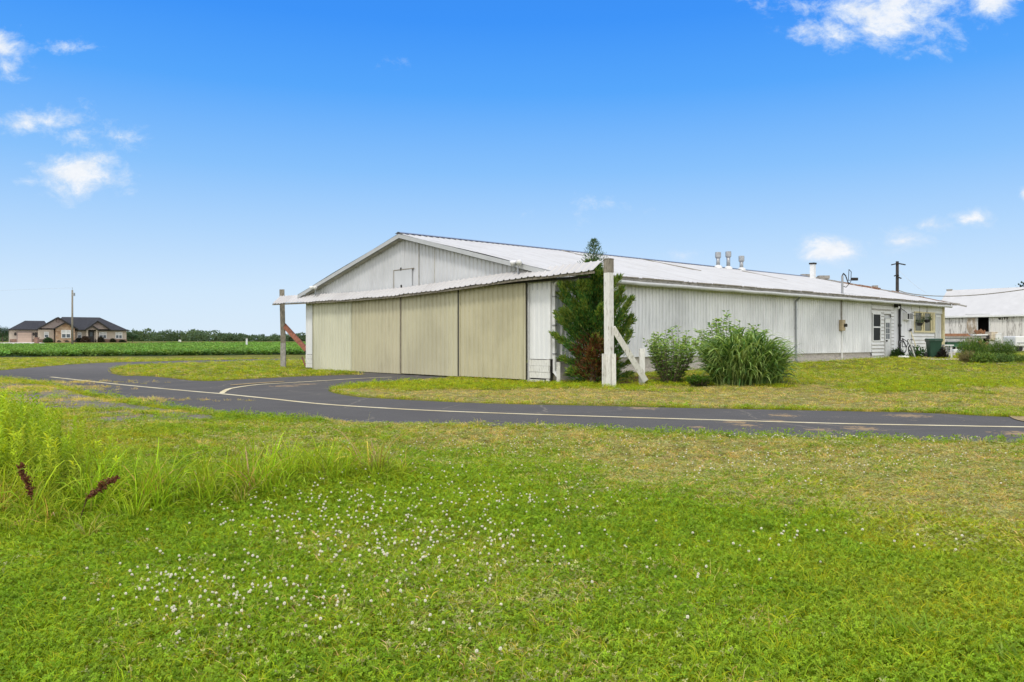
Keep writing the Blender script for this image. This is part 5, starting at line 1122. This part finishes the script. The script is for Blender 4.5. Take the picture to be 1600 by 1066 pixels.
# utility pole in front of the house
def upole(px, pytop, Y, zb, r, label, arm, w_=1.1):
    X = (px - 800) / F * Y; b = Vector((X, Y, zb)); zt = CZ - (pytop - 533) / F * Y; t_ = empty('utility_pole', b, label, 'utility pole'); MB().tube(b - UP * .3, Vector((X, Y, zt)), r, r * .75, 10).build('pole', M['pole'] if arm else M['old_post'], t_, True)
    return t_, Vector((X, Y, zt))
t_, tp = upole(113, 453.5, 131, float(hgt(-72, 131)), .17, 'tall weathered utility pole standing in front of the ranch house', False)
mb = MB(); mb.tube(tp, tp + UP * .45, .03, .03, 6); mb.build('pole_pin', M['galv'], t_); mb = MB(); mb.box(tp + Vector((.25, 0, -.7)), .3, .25, .5); mb.build('pole_bracket', M['galv'], t_)
pts = [tp + UP * .4 + (Vector((-160, 131 + 4, 9.4)) - tp) * (i / 16) - UP * .9 * math.sin(math.pi * i / 16) for i in range(17)]; tag(MB().path(pts, .009, 4).build('power_wire', M['trim']), 'faint overhead wire running left from the utility pole by the house', 'wire')
# hangar-side pole and wires
t_, tp = upole(1402, 408.5, 66, .5, .155, 'dark utility pole with short arms rising behind the hangar roof', True)
for dz, l0, l1, nm in ((-.22, -.55, .62, 'crossarm'), (-1.15, -.32, .05, 'insulator_arm'), (-1.35, -.05, .28, 'insulator_arm')):
    mb = MB(); mb.beam(tp + Vector((l0, -.12, dz - .08)), tp + Vector((0, -.12, dz + .04)), .07, .09); mb.beam(tp + Vector((0, -.12, dz + .04)), tp + Vector((l1, -.12, dz - .08)), .07, .09); mb.build(nm, M['pole'], t_)
a_, b_ = tp + Vector((.05, -.15, -.75)), at(1447, 458, 58); tag(MB().path([a_ + (b_ - a_) * (i / 10) - UP * .12 * math.sin(math.pi * i / 10) for i in range(11)], .014, 4).build('power_wire', M['trim']), 'thin wire slanting down right from the top of the dark pole', 'wire')
a_, b_ = Vector((tp.x, tp.y, CZ - (453 - 533) / F * 66)), at(1760, 425, 50); tag(MB().path([a_ + (b_ - a_) * (i / 24) - UP * (.85 * math.sin(math.pi * (i / 24) ** .72)) for i in range(25)], .035, 6).build('power_cable', M['old_post']), 'thick sagging grey cable crossing in front of the barn roof', 'cable')
# white markers in the field
for px, py0, py1, Y, wd, lab in ((385.5, 529.3, 537.5, 118, .2, 'slim white marker post with dark top standing in the soybean field'), (281, 531.2, 534.5, 205, .5, 'small pale box beyond the soybean field before the treeline')):
    c0, c1 = at(px, py1 + 3, Y), at(px, py0, Y); o = MB().beam(c0, c1, wd, wd).beam(c1, c1 + UP * .12, wd * .7, wd * .7, None, 1).build('marker_post', [M['white'], M['old_post']]); tag(o, lab, 'marker post')

# ================================================================== BARN
BO = Vector((40.7, 75.0, 0)); bP = lambda s_, d, z: BO + A3 * s_ + B3 * d + UP * z      # s along the wall to the left, d into the barn
S0, S1 = .75, -30.0; WZ, RW, RZB = 3.83, 3.5, 6.26
bn = empty('barn', bP(-8, 0, .45), 'long pale barn with peeling white board walls, open doorway and plain light roof', 'barn')
def s_at(px): u = (px - 800) / F; return (u * BO.y - BO.x) / (A2.x - u * A2.y)
def bz(px, py): s_ = s_at(px); return CZ - (py - 533) / F * (BO.y + A2.y * s_)
o0, o1 = s_at(1528), s_at(1546.5); oz = bz(1537, 493.2)
mb = MB()
def boards(mb, sa, sb, z0, z1):
    s_ = sa
    while s_ > sb + .01:
        e = max(s_ - .2, sb); k = random.uniform(0, .018); mb.frame(bP(s_, -.03 - k, z0 - random.uniform(0, .06)), -A3, B3, UP, (s_ - e) - .012, .03, z1 - z0); s_ = e
boards(mb, S0, o0, .3, WZ); boards(mb, o1, S1, .3, WZ); boards(mb, o0, o1, oz, WZ); mb.frame(bP(S0, .02, .3), B3, A3, UP, 2 * RW, .04, 3.5); mb.build('board_wall', M['barn'], bn)
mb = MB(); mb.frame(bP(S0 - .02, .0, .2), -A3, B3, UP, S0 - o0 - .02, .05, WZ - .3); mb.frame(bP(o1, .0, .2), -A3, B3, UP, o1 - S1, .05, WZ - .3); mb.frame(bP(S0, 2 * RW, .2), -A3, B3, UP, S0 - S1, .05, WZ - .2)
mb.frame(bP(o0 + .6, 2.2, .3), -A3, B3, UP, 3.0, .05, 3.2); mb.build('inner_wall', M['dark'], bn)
mb = MB(); mb.frame(bP(S0, 0, .42), -A3, B3, UP, S0 - S1, 2 * RW, .1); mb.build('barn_floor', M['grey_wood'], bn)
mb = MB(); ov = .3; dzv = UP * -.07
for sg in (-1, 1):
    dE = RW + sg * (RW + ov); zE_ = RZB - (RZB - WZ) * (RW + ov) / RW + .06
    p = [bP(S0 + .25, RW, RZB + .06), bP(S0 + .25, dE, zE_), bP(S1, dE, zE_), bP(S1, RW, RZB + .06)]; mb.add(p + [v + dzv for v in p], [(0, 1, 2, 3), (7, 6, 5, 4), (0, 4, 5, 1), (1, 5, 6, 2), (3, 2, 6, 7)])
br = mb.build('roof', M['barn_roof'], bn)
mb = MB(); mb.beam(bP(S0 + .2, -ov - .03, zE_ - .08), bP(S1, -ov - .03, zE_ - .08), .05, .14); mb.build('eave_board', M['white'], br); mb = MB(); mb.frame(bP(S0 + .3, RW - .12, RZB + .02), -A3, B3, UP, .5, .24, .14); mb.build('ridge_end', M['grey_wood'], br)
mb = MB(); mb.add([bP(S0 - .01, .02, WZ - .05), bP(S0 - .01, 2 * RW, WZ - .05), bP(S0 - .01, RW, RZB - .05)], [(0, 1, 2)]); mb.build('end_gable', M['barn'], bn)
mb = MB()
for sA, sB, z in [(S0 - 1 - i * 3.2, S0 - 3.9 - i * 3.2, 0) for i in range(0)]: pass
q0, q1 = s_at(1511.5), s_at(1526); mb = MB(); s_ = q0; dzz = bz(1519, 494.5)
while s_ > q1 + .01:
    mb.frame(bP(s_, -.14 - random.uniform(0, .015), .5), -A3, B3, UP, .15, .03, dzz - .5); s_ -= .165
for z in (.9, 2.0, dzz - .25): mb.frame(bP(q0, -.18, z), -A3, B3, UP, q0 - q1, .035, .14)
mb.build('sliding_barn_door', M['barn_door'], bn)
mb = MB(); mb.frame(bP(o0 + .1, -.10, .5), -A3, B3, UP, .12, .08, oz - .4); mb.frame(bP(o1 + .04, -.10, .5), -A3, B3, UP, .1, .08, oz - .4); mb.frame(bP(q0 + .1, -.2, oz + .03), -A3, B3, UP, q0 - o1 + .15, .06, .13); mb.build('doorway_frame', M['trim'], bn)
# worn lettering on the boards
STROKES = {'W': [((0, 1), (.25, 0)), ((.25, 0), (.5, .7)), ((.5, .7), (.75, 0)), ((.75, 0), (1, 1))], 'I': [((.5, 0), (.5, 1))], 'T': [((.5, 0), (.5, 1)), ((0, 1), (1, 1))], 'Y': [((0, 1), (.5, .5)), ((1, 1), (.5, .5)), ((.5, .5), (.5, 0))]}
mb = MB(); L0, L1 = s_at(1561), s_at(1576.5); zL0, zL1 = bz(1568, 499.4), bz(1568, 496.2); cw = (L0 - L1) / 4
for i, ch in enumerate('WITY'):
    for (x0, y0), (x1, y1) in STROKES[ch]:
        f = lambda x, y: bP(L0 - i * cw - x * cw * .72, -.062, zL0 + (zL1 - zL0) * y); mb.beam(f(x0, y0), f(x1, y1), .085, .008, A3 if abs(y1 - y0) > .1 else UP)
mb.build('lettering', mk('worn_black_paint', (.07, .06, .055), .9, .3), bn)
for i in range(18):
    s_ = o0 - .12 - .75 * random.random(); p = bP(s_, -.02 + .3 * random.random(), .55 + random.random() * .6 + (1.0 if i % 2 else 0)); q_ = p + Vector((random.uniform(-.5, .5), random.uniform(-.3, .3), random.uniform(.15, .75))); o = MB().beam(p, q_, .06, .26 if i % 3 else .14).build('scrap_board', M['lumber'] if i % 3 else M['pale_lumber'])
    tag(o, 'loose brown board leaning in the heap inside the open barn doorway' if i % 3 else 'pale loose board leaning in the heap inside the open barn doorway', 'board', 'boards heaped in the barn doorway')

# ================================================================== BY THE PORCH
RB = math.atan2(B2.y, B2.x); RA = math.atan2(A2.y, A2.x)
bb = ground(1459, 560); bin_ = empty('wheelie_bin', bb, 'big dark green wheeled rubbish bin standing by the porch', 'bin'); rz = -.18
u = Vector((math.cos(rz), math.sin(rz), 0)); v = Vector((-u.y, u.x, 0)); W0, W1, D0, D1, H = .46, .60, .52, .68, 1.0
def fr(mb, w0, w1, d0, d1, z0, z1, c=bb): 
    p = [c + u * sx_ * w0 / 2 + v * sy_ * d0 / 2 + UP * z0 for sx_, sy_ in ((-1, -1), (1, -1), (1, 1), (-1, 1))] + [c + u * sx_ * w1 / 2 + v * sy_ * d1 / 2 + UP * z1 for sx_, sy_ in ((-1, -1), (1, -1), (1, 1), (-1, 1))]
    return mb.add(p, [(3, 2, 1, 0), (4, 5, 6, 7), (0, 1, 5, 4), (1, 2, 6, 5), (2, 3, 7, 6), (3, 0, 4, 7)])
mb = MB(); fr(mb, W0, W1, D0, D1, .06, .92); fr(mb, W1 + .05, W1 + .05, D1 + .05, D1 + .05, .86, .94); mb.build('bin_body', M['green_bin'], bin_, bevel=.02)
mb = MB(); fr(mb, W1 + .09, W1 + .05, D1 + .09, D1 + .03, .945, 1.03); mb.build('lid', M['green_bin'], bin_, bevel=.02)
for s_ in (-1, 1): c = bb + u * s_ * .31 + v * .24 + UP * .14; MB().tube(c - u * .05, c + u * .05, .14, .14, 16).build('wheel', M['rubber'], bin_)
mb = MB(); c = bb + u * (W1 / 2 + .08) + UP * .92; mb.tube(c - v * .25, c + v * .25, .022, .022, 8); mb.beam(c - v * .25, c - v * .25 - u * .1, .03, .03); mb.beam(c + v * .25, c + v * .25 - u * .1, .03, .03); mb.build('bin_handle', M['tan'], bin_)
# bicycle leaning by the wall
k = ground(1419, 559.5); bk = empty('bicycle', k, 'black old bicycle leaning against the wall beside the black pipe', 'bicycle'); du = (B3 * .75 - A3 * .1).normalized(); up2 = (UP + A3 * .25).normalized(); wr = .33
w1_, w2_ = k + up2 * .62 - du * .28, k + up2 * .36 + du * .55
for c in (w1_, w2_):
    w_ = MB().ring(c, du, up2, wr, .028).build('wheel', M['rubber'], bk); MB().ring(c, du, up2, wr - .035, .012).build('rim', M['galv'], w_)
    sp = MB(); [sp.tube(c, c + (du * math.cos(t) + up2 * math.sin(t)) * (wr - .03), .004, .004, 4, 0, False) for t in [i * .524 for i in range(12)]]; sp.build('spokes', M['galv'], w_)
mb = MB(); s1, s2, s3 = (w1_ + w2_) / 2 + up2 * .1, w2_ + up2 * .5 - du * .18, w1_ + up2 * .45 + du * .2
for p, q_ in ((w1_, s1), (s1, s2), (s3, s2), (s3, s1), (w1_, s3), (s2, w2_)): mb.tube(p, q_, .02, .02, 6)
mb.build('frame', M['black'], bk); mb = MB(); mb.path([s2, s2 + up2 * .12, s2 + up2 * .16 + du * .25, s2 + up2 * .1 + du * .38], .016); mb.path([s2 + up2 * .12, s2 + up2 * .16 - A3 * .3], .016); mb.build('handlebar', M['black'], bk)
MB().beam(s3 + up2 * .1 - du * .12, s3 + up2 * .1 + du * .14, .13, .05, A3).build('saddle', M['black'], bk)
o = MB().beam(ground(1430, 560) + UP * .02, ground(1430, 560) + UP * 1.0 - du * .55, .04, .05).build('white_bar', M['white']); tag(o, 'white bar leaning diagonally across the old bicycle', 'bar')
c = P(-.12, bx(1446), gs(29) + .62); o = MB().ring(c, B3, UP, .33, .013, 28).ring(c, B3, UP, .10, .01, 16).tube(c - UP * .33, c - UP * .62, .01, .01, 5).build('wire_hoop', M['white']); tag(o, 'thin white wire hoop against the lap siding left of the bin', 'hoop')
rk = empty('garden_rake', P(-.3, bx(1424), gs(28)), 'long yellowish garden rake leaning on the wall below the air conditioner', 'rake'); e0, e1 = P(-.42, bx(1424.6), gs(28)), P(-.06, bx(1421), zy(1421, 517)); MB().tube(e0, e1, .022, .02, 6).build('rake_pole', M['yellow'], rk)
mb = MB(); mb.beam(e1 - B3 * .16, e1 + B3 * .16, .05, .05); [mb.beam(e1 + B3 * (i * .05 - .15), e1 + B3 * (i * .05 - .15) + UP * .12 - A3 * .03, .012, .012) for i in range(7)]; mb.build('rake_head', M['black'], rk)
for px, py, lab in ((1437, 505, 'dark hanging basket with trailing plant before the left pane of the porch window'), (1448.5, 500, 'dark hanging basket before the right pane of the porch window')):
    b_, z_ = on_side(px, py, -.28); c = P(-.28, b_, z_); t_ = empty('hanging_basket', c, lab, 'hanging basket'); MB().lathe(c, [(.02, -.17), (.13, -.14), (.18, .02), (.165, .02), (.12, -.1)], 14).build('bowl', M['black'], t_)
    mb = MB(); [mb.tube(c + Vector((.22 * math.cos(t), .22 * math.sin(t), .02)), Vector((c.x, c.y, c.z + .55)), .008, .008, 4) for t in (0, 2.1, 4.2)]; mb.tube((c.x, c.y, c.z + .55), (c.x, c.y, ze - .16), .01, .01, 4); mb.build('hanger', M['black'], t_)
    n = 70; th = rng.random(n) * 6.28; r = .2 * rng.random(n) ** .5; pos = np.array(c) + np.stack([np.cos(th) * r, np.sin(th) * r, .03 + .18 * rng.random(n) - r * .2], 1); V, Fq, T = leaves(pos, np.stack([np.cos(th), np.sin(th), rng.random(n) - .4], 1), .09, .05, jcol((.07, .11, .05), n, .4), .2); npmesh('basket_plant', V, Fq, LEAF, t_, T)
for px, py, w_, h, col, lab in ((1402, 559, .7, .5, (.05, .10, .03), 'low dark weeds at the foot of the black pipe'), (1434, 559, 1.1, .62, (.05, .13, .03), 'leafy green weeds growing through the bicycle towards the bin'), (1472, 560.5, .6, .55, (.035, .03, .028), 'dark dead plants heaped under the white table')):
    b = ground(px, py); n = 420; d = unit(rng.normal(size=(n, 3))); d[:, 2] = np.abs(d[:, 2]); pos = np.array(b) + d * (.35 + .65 * rng.random((n, 1))) * [w_ / 2, w_ / 3, h]; V, Fq, T = leaves(pos, d + rng.normal(size=(n, 3)) * .6, .12, .07, jcol(col, n, .4), .2); tag(npmesh('weed_clump', V, Fq, LEAF, None, T), lab, 'weed')
o = MB().box(ground(1412, 560) + UP * .06, .5, .3, .14, .3).build('white_stone', M['white'], None, bevel=.05); tag(o, 'pale low block on the grass before the bicycle', 'block')
# concrete pad, table, bench clutter
pd = [ground(*p) for p in ((1440, 562), (1462, 563.5), (1512, 563), (1510, 553), (1476, 551), (1440, 557))]; sheet('concrete_pad', [(p.x, p.y) for p in pd], .03, mk('pale_pad', (.50, .44, .36), .9, .12, 2, col2=(.38, .32, .26), amt=.42), drape=True)
tb = ground(1478.5, 560); t_ = empty('white_table', tb, 'small white table on a concrete pad right of the green bin', 'table'); zt = CZ - (539.6 - 533) / F * tb.y - tb.z; MB().box(tb + UP * zt, .52, .5, .06, .1).build('tabletop', M['white'], t_)
for dx_, dy_ in ((-.06, -.12), (-.06, .16), (.2, -.16), (.2, .16)): MB().beam(tb + Vector((dx_, dy_, 0)), tb + Vector((dx_ - .04, dy_, zt)), .075, .05).build('leg', M['white'], t_)
# flatbed trailer with boards
YT = 53.0; tz = lambda py: CZ - (py - 533) / F * YT; tx = lambda px: (px - 800) / F * YT
tr_ = empty('flatbed_trailer', (tx(1508), YT + 1, float(hgt(tx(1508), YT))), 'grey decked flatbed trailer with green steel frame parked before the barn', 'trailer')
mb = MB(); mb.frame((tx(1462), YT, tz(528.6)), (1, 0, .0), (0, 1, 0), UP, tx(1541) - tx(1462), 2.3, tz(525.6) - tz(528.6)); mb.build('deck', M['grey_wood'], tr_)
mb = MB(); mb.frame((tx(1464), YT + .12, tz(530.2)), (1, 0, 0), (0, 1, 0), UP, tx(1538) - tx(1464), .1, .07); mb.frame((tx(1464), YT + 2.1, tz(530.2)), (1, 0, 0), (0, 1, 0), UP, tx(1538) - tx(1464), .1, .07); mb.frame((tx(1478), YT - .15, tz(534.5)), (1, 0, 0), (0, 1, 0), UP, tx(1504) - tx(1478), .12, .09); mb.build('frame', M['galv'], tr_)
MB().frame((tx(1480), YT - .05, tz(542)), (1, 0, 0), (0, 1, 0), UP, tx(1512) - tx(1480), .5, tz(534.6) - tz(542)).build('side_box', M['green_metal'], tr_)
for px in (1489, 1530):
    for dy in (.35, 2.0): c = Vector((tx(px), YT + dy, tz(543))); w_ = MB().tube(c - Vector((0, .1, 0)), c + Vector((0, .1, 0)), .32, .32, 18).build('wheel', M['rubber'], tr_); MB().tube(c - Vector((0, .12, 0)), c + Vector((0, .12, 0)), .14, .14, 12).build('rim', M['galv'], w_)
tag(MB().frame((tx(1460), YT + .3, tz(525.5)), (1, 0, 0), (0, 1, 0), UP, tx(1520) - tx(1460), .5, tz(523.6) - tz(525.5)).frame((tx(1461), YT + .34, tz(523.5)), (1, 0, 0), (0, 1, 0), UP, tx(1518) - tx(1461), .4, tz(521.3) - tz(523.5)).build('long_timber', M['lumber']), 'long reddish brown timber lying along the trailer deck', 'timber')
tag(MB().frame((tx(1522), YT + .1, tz(524.6)), (1, 0, .02), (0, 1, 0), UP, tx(1545) - tx(1522), .9, .09).build('white_sheet', M['white']), 'white flat sheet lying on the right end of the trailer', 'sheet')
for px, py, sx_, sy_, sz_, m_, lab in ((1534, 527, .9, .6, .22, 'dark', 'dark scrap iron under the white sheet on the trailer'), (1549, 525.5, .55, .5, .55, 'pale_lumber', 'pale wooden crate at the foot of the barn doorway'), (1556, 528, .5, .5, .5, 'white', 'white bucket like tub beside the pale crate by the barn')):
    c = at(px, py, YT + 1.6); tag(MB().box(c, sx_, sy_, sz_, .3).box(c + UP * (sz_ / 2), sx_ * 1.06, sy_ * 1.06, .05, .3).build('scrap_box', M[m_], None, bevel=.03), lab, 'scrap')
tag(MB().frame(at(1490.5, 551.5, 48), (1, .2, 0), (0, 1, 0), UP, .66, .5, .18).frame(at(1491.5, 548.5, 48.1), (1, .2, 0), (0, 1, 0), UP, .5, .4, .1).build('white_tub', M['white'], None, bevel=.03), 'low white tub on the ground under the green trailer box', 'tub')
tag(MB().box(at(1485, 553.8, 45), .42, .3, .22, .2).build('stone_block', M['concrete'], None, bevel=.03), 'pinkish stone block on the pad right of the white table', 'block')
# white utility cart at the right edge
YC = 46.0; cz_ = lambda py: CZ - (py - 533) / F * YC; cx_ = lambda px: (px - 800) / F * YC
ca = empty('utility_cart', (cx_(1600), YC, cz_(553)), 'white boxy cart on black wheels cut by the right picture edge', 'cart'); mb = MB(); mb.frame((cx_(1587), YC, cz_(541.5)), (1, 0, 0), (0, 1, 0), UP, 2.2, 1.2, cz_(525.5) - cz_(541.5)); mb.build('cart_body', M['white'], ca, bevel=.06)
mb = MB(); mb.frame((cx_(1589), YC - .02, cz_(536.5)), (1, 0, 0), (0, 1, 0), UP, 2.0, .03, .05); mb.frame((cx_(1580), YC + .3, cz_(543.6)), (1, 0, 0), (0, 1, 0), UP, 2.5, .5, .07); mb.build('cart_trim', M['galv'], ca)
for px in (1594, 1618): c = Vector((cx_(px), YC + .1, cz_(544.8))); MB().tube(c - Vector((0, .08, 0)), c + Vector((0, .08, 0)), .17, .17, 14).build('wheel', M['rubber'], ca)
# garden bed
def ferny(px, py, w_, h, n, c0, c1, lab, ll=.16, lw=.022, nm='garden_bush'):
    b = ground(px, py); th = rng.random(n) * 6.28; r = np.sqrt(rng.random(n)); base_ = np.array(b) + np.stack([np.cos(th) * r * w_ * .32, np.sin(th) * r * w_ * .25, np.zeros(n)], 1); hh = h * (.55 + .5 * rng.random(n)) * (1.05 - .4 * r ** 2); parts = []
    tip = np.array(b) + np.stack([np.cos(th) * r * w_ * .5, np.sin(th) * r * w_ * .35, hh], 1); m_ = 15; t = rng.random((n, m_)) ** .65; pos = (base_[:, None] + (tip - base_)[:, None] * t[..., None]).reshape(-1, 3) + rng.normal(size=(n * m_, 3)) * .06; k = rng.random((n * m_, 1)) * (.3 + .7 * t.reshape(-1, 1)); c = jcol(np.asarray(c0) * (1 - k) + np.asarray(c1) * k, n * m_, .25)
    V, Fq, T = leaves(pos, rng.normal(size=(n * m_, 3)) * .6 + [0, 0, .7], ll, lw, c, .15); o = npmesh(nm, V, Fq, LEAF, None, T); tag(o, lab, 'garden plant')
ferny(1522, 561.5, 1.75, 1.12, 260, (.05, .12, .02), (.20, .30, .05), 'large feathery green garden bush right of the concrete pad'); ferny(1566, 557.5, 1.7, .95, 220, (.05, .115, .02), (.19, .28, .05), 'feathery green garden bush further right, before the white cart')
ferny(1512, 567, .85, .50, 130, (.18, .16, .07), (.32, .28, .13), 'dry tan plants at the left front of the garden bed', .12, .02); ferny(1533, 568, 1.2, .45, 150, (.08, .17, .03), (.26, .34, .07), 'low light green plants in the middle front of the garden bed', .10, .05); ferny(1562, 567, 1.3, .36, 150, (.06, .13, .03), (.2, .3, .07), 'low dark green plants at the right front of the garden bed', .10, .05); ferny(1590, 566, 1.2, .30, 110, (.09, .17, .03), (.28, .36, .08), 'low yellow green weeds at the right end of the garden bed', .10, .04)
sheet('garden_soil', [tuple(ground(*p)[:2]) for p in ((1498, 569), (1600, 570), (1660, 566), (1650, 552), (1512, 555))], .02, mk('soil', (.12, .075, .05), .95, .3, 4), drape=True)
